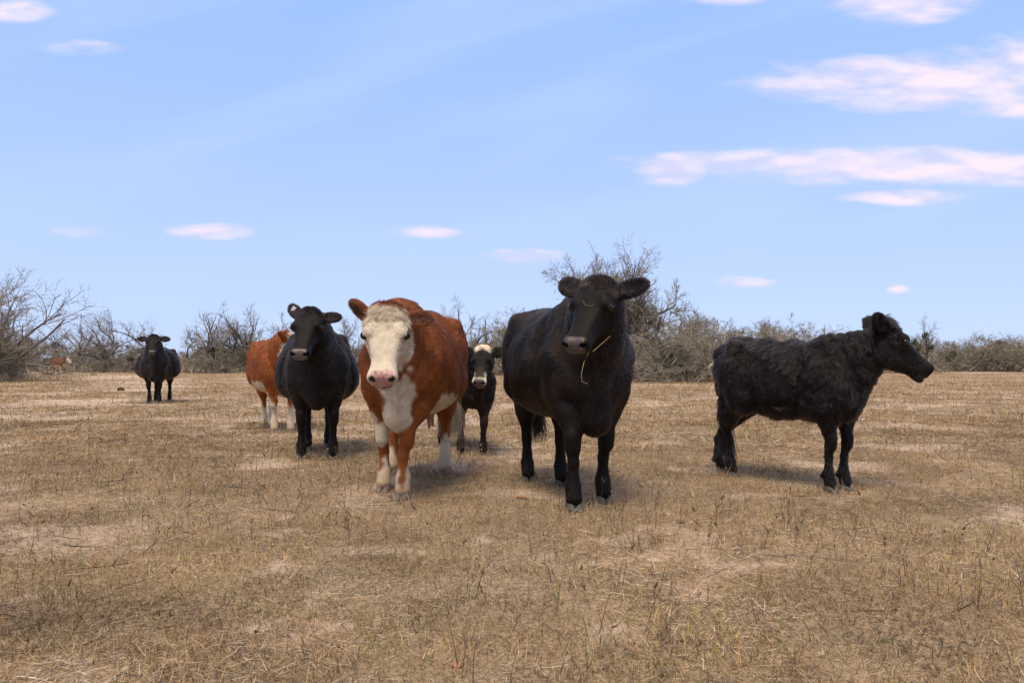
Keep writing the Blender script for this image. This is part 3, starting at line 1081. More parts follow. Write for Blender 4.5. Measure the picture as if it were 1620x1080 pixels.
gx = axis_pts(20, .16, 2600)
gy = axis_pts(20, .16, 2600) + 20
GX, GY = np.meshgrid(gx, gy, indexing='ij')
gv = np.stack([GX.ravel(), GY.ravel(), ground_z(GX.ravel(), GY.ravel())], 1)
far = np.hypot(gv[:, 0], gv[:, 1]) > 140
gv[far, 2] = 0
ny = len(gy)
ii = (np.arange(len(gx) - 1)[:, None] * ny + np.arange(ny - 1)[None]).ravel()
gq = np.stack([ii, ii + ny, ii + ny + 1, ii + 1], 1)
gb = bare(gv[:, 0], gv[:, 1])
gme = quad_mesh('ground', gv, gq, True, np.stack([gb] * 3, 1))
mg = bpy.data.materials.new('dry_pasture_soil')
mg.use_nodes = True
T = NT(mg.node_tree)
b_ = T.n['Principled BSDF']
tcg = T.new('ShaderNodeTexCoord')
obj_c = tcg.outputs['Object']
at = T.new('ShaderNodeAttribute', attribute_name='tint')
n_a = T.noise(obj_c, 0.35, 4, 0.6)
n_b = T.noise(obj_c, 9.0, 5, 0.65)
n_c = T.smooth(T.noise(obj_c, 60.0, 4, 0.75), .30, .70)
mp = T.new('ShaderNodeMapping')
T.l.new(obj_c, mp.inputs['Vector'])
mp.inputs['Scale'].default_value = (0.35, 1.2, 1)
n_d = T.noise(mp.outputs[0], 1.1, 5, 0.62)
sand = T.mix(n_b, (.42, .300, .190), (.60, .450, .310))
dry = T.mix(n_c, (.18, .127, .074), (.49, .358, .213))
dry = T.mix(T.smooth(n_a, .35, .65), dry, T.mix(n_c, (.185, .128, .070), (.47, .330, .182)))
dry = T.mix(T.math('MULTIPLY', T.smooth(n_d, .52, .72), .55), dry, (.47, .345, .215))
dry = T.mix(T.math('MULTIPLY', T.smooth(n_d, .46, .26), .5), dry, (.20, .148, .068))
sepc = T.new('ShaderNodeSeparateColor')
T.l.new(at.outputs['Color'], sepc.inputs[0])
w_s = T.smooth(T.math('ADD', sepc.outputs[0], T.math('MULTIPLY', T.math('SUBTRACT', n_b, .5), .9)), .30, .75)
col_g = T.mix(w_s, dry, sand)
T.l.new(col_g, b_.inputs['Base Color'])
b_.inputs['Roughness'].default_value = .95
b_.inputs['Specular IOR Level'].default_value = .1
bn = T.new('ShaderNodeBump')
bn.inputs['Strength'].default_value = .45
bn.inputs['Distance'].default_value = .03
T.l.new(T.math('ADD', T.math('MULTIPLY', n_c, .5), n_b), bn.inputs['Height'])
T.l.new(bn.outputs[0], b_.inputs['Normal'])
tag(link('ground', gme, mg), kind='structure')


# ---- loose straw, stubble, dead weeds, green shoots: nobody could count them
def scatter(n, y0, y1, power=2.0, side=.80, extra=1.5):
    """points in the wedge of pasture in front of the camera, denser near it"""
    u = rng.random(n)
    y = (y0 ** (2 - power + 1e-6) + u * (y1 ** (2 - power + 1e-6) - y0 ** (2 - power + 1e-6))) ** (1 / (2 - power + 1e-6))
    x = (rng.random(n) * 2 - 1) * (side * y + extra)
    return x, y


def blades(p, d, ln, w, bend, col, name, mat, segs=2):
    """n tapered ribbons: roots p, directions d, lengths ln, widths w, bend vectors added along the length"""
    n = len(p)
    side = unit(np.cross(d, rng.normal(0, 1, (n, 3)) + np.array([0, 0, .6])))
    rows = []
    for i in range(segs):
        t = i / segs
        c = p + d * (ln * t)[:, None] + bend * (ln * t * t)[:, None]
        hw = (w * (1 - .55 * t) * .5)[:, None]
        rows += [c - side * hw, c + side * hw]
    rows.append(p + d * ln[:, None] + bend * ln[:, None])
    m = 2 * segs + 1
    V = np.stack(rows, 1)
    V[:, :, 2] = np.maximum(V[:, :, 2], (p[:, 2] + .001)[:, None])
    V = V.reshape(-1, 3)
    base = (np.arange(n) * m)[:, None]
    tmpl, st, tot = [], [], []
    k = 0
    for i in range(segs - 1):
        tmpl += [2 * i, 2 * i + 1, 2 * i + 3, 2 * i + 2]
        st.append(k); tot.append(4); k += 4
    tmpl += [2 * segs - 2, 2 * segs - 1, 2 * segs]
    st.append(k); tot.append(3); k += 3
    loops = (base + np.array(tmpl)[None]).ravel()
    starts = ((np.arange(n) * k)[:, None] + np.array(st)[None]).ravel()
    totals = np.tile(tot, n)
    return link(name, np_mesh(name, V, loops, starts, totals, True, np.repeat(col, m, axis=0)), mat)


def pick(n, cols, wts, jit=.25):
    c = np.array(cols)[rng.choice(len(cols), n, p=np.array(wts) / sum(wts))]
    return c * (1 - jit + 2 * jit * rng.random((n, 1)))


MAT_STRAW = attr_material('dry_straw', rough=.75, spec=.2)
MAT_WEED = attr_material('dead_weed', rough=.85, spec=.1)
TANS = [(.50, .385, .25), (.38, .275, .16), (.60, .53, .41), (.26, .185, .11), (.15, .105, .068), (.42, .255, .14)]
TW = [3, 3, 2.0, 2.4, 1.6, .8]


def lay(name, n, y0, y1, power, l0, l1, w0, tilt, label, keep_bare=.25, cols=TANS, wts=TW, clump_scale=1.3, mat=None, drop=None, curl=.5, lift=.008, segs=2):
    x, y = scatter(n, y0, y1, power)
    q = np.stack([x, y], 1)
    cl = fbm(q, clump_scale, 2, len(name))
    ok = rng.random(n) < np.clip((1 - bare(x, y) * (1 - keep_bare)) * (.25 + 1.5 * sstep(cl, .3, .65)), 0, 1)
    if drop is not None:
        ok &= drop(q)
    x, y = x[ok], y[ok]
    n = len(x)
    z = ground_z(x, y)
    a = rng.random(n) * 2 * math.pi
    tl = np.abs(rng.normal(tilt[0], tilt[1], n))
    d = np.stack([np.cos(a) * np.cos(tl), np.sin(a) * np.cos(tl), np.sin(tl)], 1)
    ln = l0 + (l1 - l0) * rng.random(n) ** 1.8
    w = w0 * (.6 + .8 * rng.random(n)) * np.maximum(1.0, y / 5.0) ** .75
    bend = rng.normal(0, curl, (n, 3)) * np.array([.6, .6, .25])
    col = pick(n, cols, wts) * np.array([1.02, .95, .84]) * (.40 + 1.02 * fbm(np.stack([x, y], 1), 1.4, 3, 881))[:, None]
    o = blades(np.stack([x, y, z + lift * rng.random(n)], 1), d, ln, w, bend, col, name, mat or MAT_STRAW, segs)
    tag(o, label, 'grass', None, 'stuff')
    return o


lay('straw_litter', 230000, 1.6, 9, 1.35, .02, .11, .0026, (.0, .16), 'loose dry straw lying over the pasture soil', .28)
lay('far_straw_litter', 120000, 8, 34, 1.5, .05, .20, .0042, (.05, .25), 'dry straw lying across the middle of the pasture', .10)
lay('dark_litter', 240000, 1.6, 12, 1.35, .012, .06, .0040, (.25, .35), 'dark brown crumbled litter between the straw', .12,
    cols=[(.085, .058, .036), (.13, .09, .055), (.17, .12, .07)], wts=[3, 2, 1], clump_scale=3.1, segs=1)
lay('grass_stubble', 330000, 1.6, 12, 1.35, .015, .075, .0024, (1.0, .35), 'short dry grass stubble over the pasture', .15,
    cols=[(.42, .295, .145), (.31, .21, .10), (.52, .395, .22), (.20, .135, .065), (.44, .24, .10)], wts=[3, 3, 2, 2, .7], clump_scale=2.2, segs=1)
lay('far_grass_stubble', 200000, 11, 60, 1.55, .03, .11, .0040, (1.05, .3), 'short dry grass far across the pasture', .06,
    cols=[(.41, .27, .12), (.30, .195, .085), (.48, .34, .18), (.20, .13, .055)], wts=[3, 3, 2, 2], clump_scale=.7, segs=1)
lay('green_shoots', 60000, 1.8, 16, 1.4, .02, .075, .0034, (.9, .4), 'small green shoots among the straw', .3,
    cols=[(.15, .20, .035), (.22, .25, .055), (.30, .27, .08)], wts=[2, 2, 2], clump_scale=2.0,
    drop=lambda q: (fbm(q, .8, 2, 301) > .56) & (rng.random(len(q)) < .55))


# ---- standing dead weeds: a stalk with side twigs and dry seed heads
def weeds(name, n, y0, y1, h0, h1, label):
    x, y = scatter(n, y0, y1, 1.25)
    q = np.stack([x, y], 1)
    ok = rng.random(n) < sstep(fbm(q, .9, 2, 411), .38, .62) * .9 + .06
    x, y = x[ok], y[ok]
    n = len(x)
    P = np.stack([x, y, ground_z(x, y) - .005], 1)
    d = unit(np.stack([rng.normal(0, .16, n), rng.normal(0, .16, n), np.ones(n)], 1))
    ln = h0 + (h1 - h0) * rng.random(n) ** 2.2
    cols = pick(n, [(.13, .088, .052), (.20, .14, .085), (.29, .205, .12)], [3, 3, 1])
    pp, dd, ll, ww, cc = [P], [d], [ln], [np.full(n, .0040)], [cols]
    for k in range(4):                                          # side twigs and heads
        sel = rng.random(n) < .62
        t = (.35 + .62 * rng.random(sel.sum()))[:, None]
        pp.append(P[sel] + d[sel] * ln[sel][:, None] * t)
        a = rng.random(sel.sum()) * 2 * math.pi
        dd.append(unit(np.stack([np.cos(a), np.sin(a), .9 + .6 * rng.random(sel.sum())], 1)))
        ll.append(ln[sel] * (.10 + .22 * rng.random(sel.sum())))
        ww.append(np.where(rng.random(sel.sum()) < .35, .011, .0032))
        cc.append(cols[sel] * 1.15)
    p, d, l, w, c = (np.concatenate(a) for a in (pp, dd, ll, ww, cc))
    w = w * np.maximum(1, p[:, 1] / 6) ** .7
    bend = rng.normal(0, .22, (len(p), 3)) * np.array([1, 1, .2])
    tag(blades(p, d, l, w, bend, c, name, MAT_WEED, 2), label, 'weeds', None, 'stuff')


weeds('dead_weeds', 9000, 1.9, 13, .05, .24, 'thin dead weed stalks standing in the near pasture')
weeds('far_dead_weeds', 9000, 11, 45, .05, .22, 'thin dead weed stalks standing in the far pasture')
# fallen twigs
lay('fallen_twigs', 900, 1.8, 12, 1.3, .10, .34, .0065, (.02, .06), 'thin grey fallen twigs on the pasture', .8,
    cols=[(.13, .105, .085), (.32, .28, .23), (.085, .06, .045)], wts=[3, 1.5, 2], curl=.35, lift=.02)


# ================================================================== bare mesquite trees and thickets
def grow(rs, start, dirs, length, npts, wander, trop, noise_f=1.0):
    """n crooked polylines: start (n,3), dirs (n,3), length (n,) -> (n,npts,3)"""
    n = len(start)
    P = [start]
    d = dirs.copy()
    for i in range(npts - 1):
        d = unit(d + rs.normal(0, wander, (n, 3)) + np.array([0, 0, trop]))
        P.append(P[-1] + d * (length / (npts - 1))[:, None])
    return np.stack(P, 1), d


def sprout(rs, P, rad, count, t0, t1, ang, lfac, length):
    """children off parent polylines"""
    n, m, _ = P.shape
    par = np.repeat(np.arange(n), count)
    k = len(par)
    t = (t0 + (t1 - t0) * rs.random(k)) * (m - 1)
    i = np.minimum(t.astype(int), m - 2)
    f = (t - i)[:, None]
    st = P[par, i] * (1 - f) + P[par, i + 1] * f
    tan = unit(P[par, i + 1] - P[par, i])
    perp = rs.normal(0, 1, (k, 3))
    perp = unit(perp - tan * (perp * tan).sum(1, keepdims=True))
    a = ang * (.6 + .8 * rs.random(k))
    d = unit(tan * np.cos(a)[:, None] + perp * np.sin(a)[:, None])
    r = (rad[par, i] * (1 - f[:, 0]) + rad[par, i + 1] * f[:, 0])
    ln = length[par] * lfac * (.55 + .75 * rs.random(k)) * (1.15 - .45 * t / (m - 1))
    return st, d, ln, r


def tubes(P, rad, sides):
    n, m, _ = P.shape
    tan = np.gradient(P, axis=1)
    tan = unit(tan)
    ref = np.where(np.abs(tan[..., 2:3]) > .9, np.array([1., 0, 0]), np.array([0, 0, 1.]))
    u = unit(np.cross(tan, ref))
    v = np.cross(tan, u)
    a = np.arange(sides) / sides * 2 * math.pi
    ring = P[:, :, None, :] + rad[:, :, None, None] * (u[:, :, None, :] * np.cos(a)[None, None, :, None] + v[:, :, None, :] * np.sin(a)[None, None, :, None])
    V = ring.reshape(-1, 3)
    b = (np.arange(n) * m * sides)[:, None, None]
    i = np.arange(m - 1)[None, :, None] * sides
    j = np.arange(sides)[None, None, :]
    j2 = (j + 1) % sides
    q = np.stack([b + i + j, b + i + j2, b + i + sides + j2, b + i + sides + j], -1).reshape(-1, 4)
    return V, q


def flat_twigs(rs, P, w):
    """polylines -> thin ribbons"""
    n, m, _ = P.shape
    side = unit(np.cross(P[:, -1] - P[:, 0], rs.normal(0, 1, (n, 3))))
    wd = (w[:, None] * np.linspace(1, .35, m)[None])[..., None]
    V = np.stack([P - side[:, None] * wd / 2, P + side[:, None] * wd / 2], 2).reshape(-1, 3)
    b = (np.arange(n) * m * 2)[:, None]
    i = np.arange(m - 1)[None] * 2
    q = np.stack([b + i, b + i + 1, b + i + 3, b + i + 2], -1).reshape(-1, 4)
    return V, q


def bark_material(name, dark, pale):
    m = bpy.data.materials.new(name)
    m.use_nodes = True
    T = NT(m.node_tree)
    b = T.n['Principled BSDF']
    t = T.new('ShaderNodeTexCoord')
    nz = T.noise(t.outputs['Object'], 1.6, 5, .65)
    T.l.new(T.mix(T.smooth(nz, .3, .7), dark, pale), b.inputs['Base Color'])
    b.inputs['Roughness'].default_value = .9
    b.inputs['Specular IOR Level'].default_value = .12
    return m


MAT_BARK = bark_material('mesquite_bark', (.075, .064, .053), (.16, .14, .115))
MAT_TWIG = bark_material('mesquite_twigs', (.155, .128, .092), (.30, .255, .185))
MAT_TWIG_PALE = bark_material('thicket_twigs', (.17, .142, .10), (.36, .305, .22))
MAT_LIMB_PALE = bark_material('pale_limbs', (.17, .145, .11), (.46, .41, .33))
MAT_MISTLE = plain_material('mistletoe_leaf', (.055, .065, .018), .7, .2, .5, 12)


def make_tree(seed, h, spread=1.0, stems=2, lean=.5, dens=1.0, twig_w=.016, kind='tree', r0=.15, n1=None, up=.12):
    """meshes (trunk, crown) of a bare tree about h metres tall"""
    rs = np.random.default_rng(seed)
    shrub = kind == 'shrub'
    a = rs.random() * 6.28 + np.arange(stems) / stems * 6.28 + rs.normal(0, .4, stems)
    ln0 = h * ((.42 if not shrub else .62) * (.75 + .5 * rs.random(stems)))
    d0 = unit(np.stack([np.cos(a) * lean, np.sin(a) * lean, np.ones(stems)], 1) + rs.normal(0, .12, (stems, 3)))
    st0 = np.stack([np.cos(a) * .12, np.sin(a) * .12, np.full(stems, -.15)], 1) * (2.5 if shrub else 1)
    P0, _ = grow(rs, st0, d0, ln0, 8, .16, .0)
    R0 = r0 * (.75 + .4 * rs.random(stems))[:, None] * np.linspace(1.15, .58, 8)[None]
    n1 = n1 or (6 if not shrub else 5)
    s1, d1, l1, r1 = sprout(rs, P0, R0, n1, .35, 1.0, .85, 1.0, np.full(stems, h * .52 * spread))
    d1 = unit(d1 * np.array([1.15, 1.15, .8]) + np.array([0, 0, up]))
    P1, _ = grow(rs, s1, d1, l1, 8, .20, .045)
    R1 = (np.minimum(r1 * .62, r0 * .5))[:, None] * np.linspace(1, .32, 8)[None]
    s2, d2, l2, r2 = sprout(rs, P1, R1, int(8 * dens), .18, 1.0, .75, .52, l1)
    P2, _ = grow(rs, s2, d2, l2, 6, .22, .06)
    R2 = np.maximum(r2 * .55, .010 if not shrub else .014)[:, None] * np.linspace(1, .4, 6)[None]
    s3, d3, l3, r3 = sprout(rs, P2, R2, int(8 * dens), .15, 1.0, .75, .46, l2)
    P3, _ = grow(rs, s3, d3, l3, 4, .22, .05)
    R3 = np.maximum(r3 * .55, .006)[:, None] * np.linspace(1, .5, 4)[None]
    s4, d4, l4, r4 = sprout(rs, P3, R3, int(5 * dens), .1, 1.0, .7, .55, l3)
    P4, _ = grow(rs, s4, d4, np.maximum(l4, .12), 3, .22, .05)
    V0, Q0 = tubes(P0, R0, 7)
    V1, Q1 = tubes(P1, R1, 5)
    trunk = quad_mesh('trunk', np.concatenate([V0, V1]), np.concatenate([Q0, Q1 + len(V0)]))
    trunk.materials.append(MAT_BARK if not shrub else MAT_LIMB_PALE)
    V2, Q2 = tubes(P2, R2, 4)
    V3, Q3 = flat_twigs(rs, P3, R3[:, 0] * 2.2)
    V4, Q4 = flat_twigs(rs, P4, twig_w * (.7 + .6 * rs.random(len(P4))))
    o3, o4 = len(V2), len(V2) + len(V3)
    crown = quad_mesh('crown', np.concatenate([V2, V3, V4]), np.concatenate([Q2, Q3 + o3, Q4 + o4]))
    crown.materials.append(MAT_TWIG if not shrub else MAT_TWIG_PALE)
    top = max(V4[:, 2].max(), V3[:, 2].max())
    wid = (np.percentile(V4[:, 0], 98) - np.percentile(V4[:, 0], 2))
    tips = P2[:, -1]
    return dict(trunk=trunk, crown=crown, h=float(np.percentile(V4[:, 2], 99.5)), w=float(wid), tips=tips)


def mistletoe_mesh(seed):
    rs = np.random.default_rng(seed)
    n = 420
    p = unit(rs.normal(0, 1, (n, 3))) * (rs.random(n) ** .4)[:, None] * .34 * np.array([1, 1, .9])
    e1 = unit(rs.normal(0, 1, (n, 3)))
    e2 = unit(np.cross(e1, rs.normal(0, 1, (n, 3))))
    V = np.stack([p - e1 * .055, p + e2 * .022, p + e1 * .055, p - e2 * .022], 1).reshape(-1, 3)
    me = quad_mesh('mistletoe', V, np.arange(4 * n).reshape(-1, 4))
    me.materials.append(MAT_MISTLE)
    return me


MISTLE = mistletoe_mesh(5)
KINDS = [
    make_tree(101, 6.0, 1.0, 2, .55, 1.0),
    make_tree(102, 6.0, 1.1, 3, .65, .9),
    make_tree(103, 6.0, .9, 1, .15, 1.1, r0=.19),
    make_tree(104, 6.0, 1.2, 2, .8, .9),
    make_tree(105, 6.5, .95, 3, .34, 1.25, .017, r0=.22, n1=9, up=.40),      # the big one
    make_tree(106, 6.0, 1.0, 4, .7, .85),
    make_tree(117, 6.2, 1.35, 4, .95, 1.1, .016, r0=.17, n1=6, up=.28),     # long arching limbs
]
SHRUBS = [
    make_tree(201, 3.4, .95, 6, .75, 1.0, .011, 'shrub', .075),
    make_tree(202, 3.0, 1.1, 7, .95, .95, .011, 'shrub', .07),
    make_tree(203, 3.8, .85, 6, .6, 1.0, .011, 'shrub', .08),
]


def plant(name, K, px, Y, top, label, cat, group, rz, wide=1.0, base=None, mist=(), leanx=0.0):
    """a tree whose foot stands at distance Y under photo column px and whose top reaches photo row `top`"""
    X = (px - 810) / FPX * Y
    H = CAMH + (HORIZ - top) / FPX * Y
    s = H / K['h']
    o = empty(name, (X, Y, 0), rz)
    o.scale = (s * wide, s * wide, s)
    tag(o, label, cat, group)
    link('trunk', K['trunk'], None, o)
    link('crown', K['crown'], None, o)
    for i in mist:
        t = K['tips'][i % len(K['tips'])]
        m = link('mistletoe', MISTLE, None, o)
        m.location = t
        m.scale = (1 / s, 1 / s, 1 / s)
    return o


GT, GS = 'bare mesquite trees round the pasture', 'leafless thicket shrubs round the pasture'
T_, S_ = KINDS, SHRUBS
# photo column, distance, top row, kind, turn, width, label
TREES = [
    (-82, 35, 388, 6, .9, 1.1, 'tall bare tree reaching in from the frame edge with long arching branches'),
    (-20, 44, 470, 1, 2.0, 1.1, 'bare tree low behind the tall one at the frame edge'),
    (62, 74, 510, 2, 1.0, 1.1, 'bare tree with a dark upright trunk beside the two distant cows'),
    (118, 76, 503, 0, 2.6, 1.0, 'bare leaning tree just past the two distant cows'),
    (165, 68, 492, 1, .9, 1.15, 'spreading bare tree with open forked limbs left of the lone black cow'),
    (287, 66, 498, 0, 4.0, .9, 'bare tree carrying a dark mistletoe ball above the lone black cow'),
    (345, 64, 484, 5, .3, .95, 'tall many limbed bare tree right of the lone black cow'),
    (388, 66, 492, 2, 3.0, 1.0, 'slim bare tree beside the rust red young cow'),
    (428, 70, 492, 0, 5.1, 1.0, 'bare tree behind the rust red young cow and broad black cow'),
    (548, 66, 500, 1, 1.9, .9, 'bare tree seen between the broad black cow and the white faced cow'),
    (747, 56, 466, 2, .6, .85, 'bare tree with a dark crooked trunk above the cream crowned calf'),
    (800, 62, 494, 5, 2.2, 1.0, 'pale bare tree between the calf and the large black cow'),
    (850, 66, 486, 1, 5.5, .9, 'bare tree rising over the rump of the large black cow'),
    (990, 41, 402, 4, 2.4, .82, 'tallest bare tree with a wide round crown behind the large black cow'),
    (1105, 50, 480, 3, 1.1, .9, 'bare tree rising out of the thicket right of the large black cow'),
    (1185, 56, 498, 0, 3.5, 1.0, 'bare tree above the rump of the shaggy heifer'),
    (1262, 60, 514, 5, .2, 1.0, 'low bare tree above the back of the shaggy heifer'),
    (1455, 58, 503, 2, 2.9, .8, 'small bare tree with green mistletoe tufts before the heifer face'),
    (1530, 76, 524, 3, 4.4, 1.0, 'dark crooked bare tree in the far line past the heifer'),
    (1598, 80, 526, 1, 1.4, 1.0, 'dark bare tree at the far end of the line'),
    (1690, 78, 520, 0, .5, 1.0, 'bare tree beyond the far end of the line'),
]
for (px, Y, top, k, rz, wide, lab) in TREES:
    mist = (3,) if px == 287 else ((2, 7, 11, 15, 22, 28) if px == 1455 else ((9,) if px in (165, 1530) else ()))
    plant('mesquite_tree', T_[k], px, Y, top, lab, 'tree', GT, rz, wide, mist=mist)
WHERE = [
    (-60, 36, 520, 1, 1.3), (-25, 40, 548, 0, 1.2), (-25, 46, 520, 2, 1.2), (45, 78, 540, 1, 1.3), (5, 36, 571, 1, 1.0), (-30, 52, 515, 2, 1.3),
    (128, 74, 552, 0, 1.2), (180, 76, 550, 2, 1.4), (212, 78, 548, 1, 1.4), (150, 66, 568, 1, 1.7), (195, 66, 566, 0, 1.7), (270, 78, 555, 1, 1.2),
    (310, 66, 548, 0, 1.4), (335, 62, 560, 1, 1.5), (372, 64, 552, 2, 1.4), (410, 70, 540, 0, 1.3), (445, 68, 545, 1, 1.3), (545, 68, 530, 2, 1.4),
    (580, 66, 545, 0, 1.3), (720, 62, 525, 1, 1.3), (765, 60, 535, 2, 1.4), (790, 52, 545, 0, 1.5), (815, 58, 510, 2, 1.3), (850, 60, 506, 0, 1.3),
    (880, 58, 500, 1, 1.3), (1030, 40, 498, 2, 1.35), (1075, 38, 512, 1, 1.4), (1110, 37, 528, 0, 1.35), (1060, 36, 545, 1, 1.5), (1125, 44, 498, 2, 1.3),
    (1020, 37, 530, 0, 1.3), (1165, 48, 508, 0, 1.4), (1205, 52, 510, 2, 1.3), (1245, 54, 520, 1, 1.4), (1290, 58, 528, 0, 1.4), (1330, 62, 532, 2, 1.3),
    (1380, 64, 534, 1, 1.3), (1440, 70, 540, 0, 1.4), (1480, 74, 540, 2, 1.4), (1515, 80, 540, 1, 1.5), (1555, 80, 538, 0, 1.4), (1585, 84, 540, 2, 1.4),
    (1625, 84, 538, 1, 1.4), (1670, 84, 538, 0, 1.4), (1500, 72, 533, 1, 1.5), (1545, 74, 531, 2, 1.5), (1600, 72, 533, 0, 1.5), (1640, 74, 531, 2, 1.5), (240, 80, 552, 0, 1.5), (95, 82, 545, 2, 1.4), (1090, 55, 505, 2, 1.3), (960, 44, 520, 1, 1.4), (620, 70, 540, 1, 1.3), (690, 68, 535, 0, 1.3)]
ZONES = [(60, 'under the arching tree at the frame edge'), (230, 'between the two distant cows and the lone black cow'), (300, 'just behind the lone black cow'),
         (470, 'between the lone black cow and the broad black cow'), (640, 'behind the broad black cow and white faced cow'), (900, 'behind the cream crowned calf'),
         (1150, 'close beside the large black cow'), (1410, 'above the back of the shaggy heifer'), (9999, 'in the far line before the heifer face')]
ORD = ['first', 'second', 'third', 'fourth', 'fifth', 'sixth', 'seventh', 'eighth', 'ninth', 'tenth', 'eleventh', 'twelfth']
seen_in = {}
for i, (px, Y, top, k, wide) in enumerate(sorted(WHERE)):
    zone = next(z for lim, z in ZONES if px < lim)
    n_ = seen_in[zone] = seen_in.get(zone, -1) + 1
    plant('thicket_shrub', S_[k], px, Y, top, f'{ORD[n_]} leafless shrub from the left {zone}', 'shrub', GS, i * 1.37, wide)


# tall dry grass along the foot of the thicket
def verge():
    n = 16000
    k = rng.integers(0, len(WHERE), n)
    wx = np.array([(w[0] - 810) / FPX * w[1] for w in WHERE])
    wy = np.array([w[1] for w in WHERE], float)
    x = wx[k] + rng.normal(0, 2.0, n)
    y = wy[k] + rng.normal(-.6, 1.2, n)
    p = np.stack([x, y, np.zeros(n)], 1)
    d = unit(np.stack([rng.normal(0, .35, n), rng.normal(0, .35, n), np.ones(n)], 1))
    tag(blades(p, d, .12 + .45 * rng.random(n) ** 2, np.full(n, .022), rng.normal(0, .25, (n, 3)),
               pick(n, [(.30, .22, .13), (.22, .16, .09), (.17, .13, .08)], [2, 2, 1]), 'verge_grass', MAT_STRAW), 'tall dry grass along the foot of the thicket', 'grass', None, 'stuff')


verge()


# ------------------------------------------------------------------ the herd
G_ = ground_pt
HERD = 'cattle standing in the dry pasture'
FACEC = dict()
# black cow nearest the camera
fr = [G_(955, 794), G_(908, 806)]
rr = [G_(889, 768), G_(836, 762)]
cow7, h7 = build_cow('cow', 'large black cow facing the camera with a straw hanging from her mouth', 'cow', HERD, (.25, -1.0), fr, rr,
          pt(947, 450, 4.55), (-.40, -.58, -.71), coat_black(.75, poll_brown=.8, pad=(.055, .043, .038)), s=1.05, brisk=.05, fat=1.0, ears=((-.30, .92, .1), (-.36, -.88, .1)),
          hair=130000, hair_len=.018, sleek=.75, hl=.86, ear_s=1.18, tail_to=(.22, 6.25, .62), switch=(500, .35, (.05, .02, .01)), seed=3, roll=R(-4), voxel=.0092)
# red and white cow
fr = [G_(637, 789), G_(607, 777)]
rr = [G_(703, 749), G_(622, 748)]
cow5, h5 = build_cow('cow', 'rust red cow with white curly face, chest and socks beside the large black cow', 'cow', HERD, (-.06, -1.0), fr, rr,
          pt(612, 492, 5.0), (.03, -.60, -.80), coat_hereford(sock=.24), black=False, s=1.04, fat=1.03, girth=.87, shift=.07, ears=((-.08, .98, -.02), (-.58, -.74, .25)), ear_face=(None, (.1, -.8, .3)), ear_s=.95,
          hair=130000, hair_len=.022, hl=.95, tail_to=(-.55, 6.90, .74), switch=(800, .52, (.55, .43, .27)), udder=True, pale_hooves=True, seed=8, voxel=.0092, brisk=.05, bib=1.0)
# young black one in profile
fr = [G_(1337, 774), G_(1313, 777)]
rr = [G_(1141, 746), G_(1160, 753)]
cow8, h8 = build_cow('cow', 'shaggy young black heifer standing in profile with her head to the side', 'cow', HERD, (.60, -.80), fr, rr,
          pt(1398, 516, 5.35), (.80, -.10, -.59), coat_black(.25, calf=True, hl=1.25, pad=(.09, .075, .065)), s=.88, calf=True, ears=((-.55, .75, .35), (-.86, -.42, .24)), ear_face=((.3, .6, .4), (.15, -.9, .25)), hl=1.03, hdz=1.18, brisk=-.09, ear_hair=.7, ear_s=1.12, st=1.07, lk=.8, lock=.020, legr=.94, sleek=.9,
          hair=150000, hair_len=.024, wool=.12, clump=.7, dewlap=.3, switch=(500, .4, (.012, .010, .009)), seed=12, xf=.40, voxel=.0092)
# black cow standing square between
fr = [G_(527, 726), G_(477, 726)]
rr = [(-.62, .11), (-.52, -.12)]
cow4, h4 = build_cow('cow', 'broad black cow with one raised tagged ear beside the rust red cow', 'cow', HERD, (.25, -1.0), fr, rr,
          pt(490, 494, 7.05), (-.04, -.66, -.72), coat_black(.45, pad=(.085, .068, .062)), s=.99, fat=1.12, ears=((-.18, .95, -.1), (-.72, -.62, .2)),
          hair=80000, hair_len=.017, sleek=.75, hair_w=.0013, hl=.95, tag_ear=-1, seed=21, voxel=.010)
# calf with the cream crown
fr = [G_(765, 719), G_(729, 718)]
rr = [(-.60, .14), (-.66, -.14)]
cow6, h6 = build_cow('calf', 'black calf with cream forehead patch half hidden behind the rust red cow', 'calf', HERD, (.36, -1.0), fr, rr,
          pt(764, 551, 7.42), (-.10, -.58, -.80), coat_brockle, black=False, s=.80, calf=True, ears=((-.12, .97, -.1), (-.05, -.98, -.1)), hl=1.0, brisk=-.06,
          hair=60000, hair_len=.026, hair_w=.0013, clump=.7, wool=.15, dewlap=.3, seed=25, voxel=.010, xf=.40)
# red and white one behind the broad black cow
fr = [G_(460, 684), G_(434, 684)]
rr = [G_(430, 676), G_(418, 675)]
cow3, h3 = build_cow('cow', 'rust red young cow with white socks partly hidden behind the broad black cow', 'cow', HERD, (.5, -1.0), fr, rr,
          pt(452, 531, 9.75), (.90, .28, -.55), coat_hereford(tone=1.25, sock=.33), black=False, s=.98, fat=.95, ears=((-.5, .8, .2), (-.5, -.8, .2)),
          hair=40000, hair_len=.026, hair_w=.0016, pale_hooves=True, seed=31, voxel=.014, xf=.40)
# round black cow off to the side
fr = [G_(252, 638), G_(236, 638)]
rr = [(-.6, .16), (-.55, -.14)]
cow1, h1 = build_cow('cow', 'round bellied black cow standing alone away from the herd', 'cow', HERD, (.28, -1.0), fr, rr,
          pt(243, 532, 17.1), (.28, -.70, -.62), coat_black(.8, pad=(.045, .038, .036)), s=1.0, fat=1.3, ears=((.02, .99, 0), (.02, -.99, 0)), ear_s=1.18,
          hair=26000, hair_len=.022, sleek=.75, hair_w=.0028, seed=41, voxel=.018)
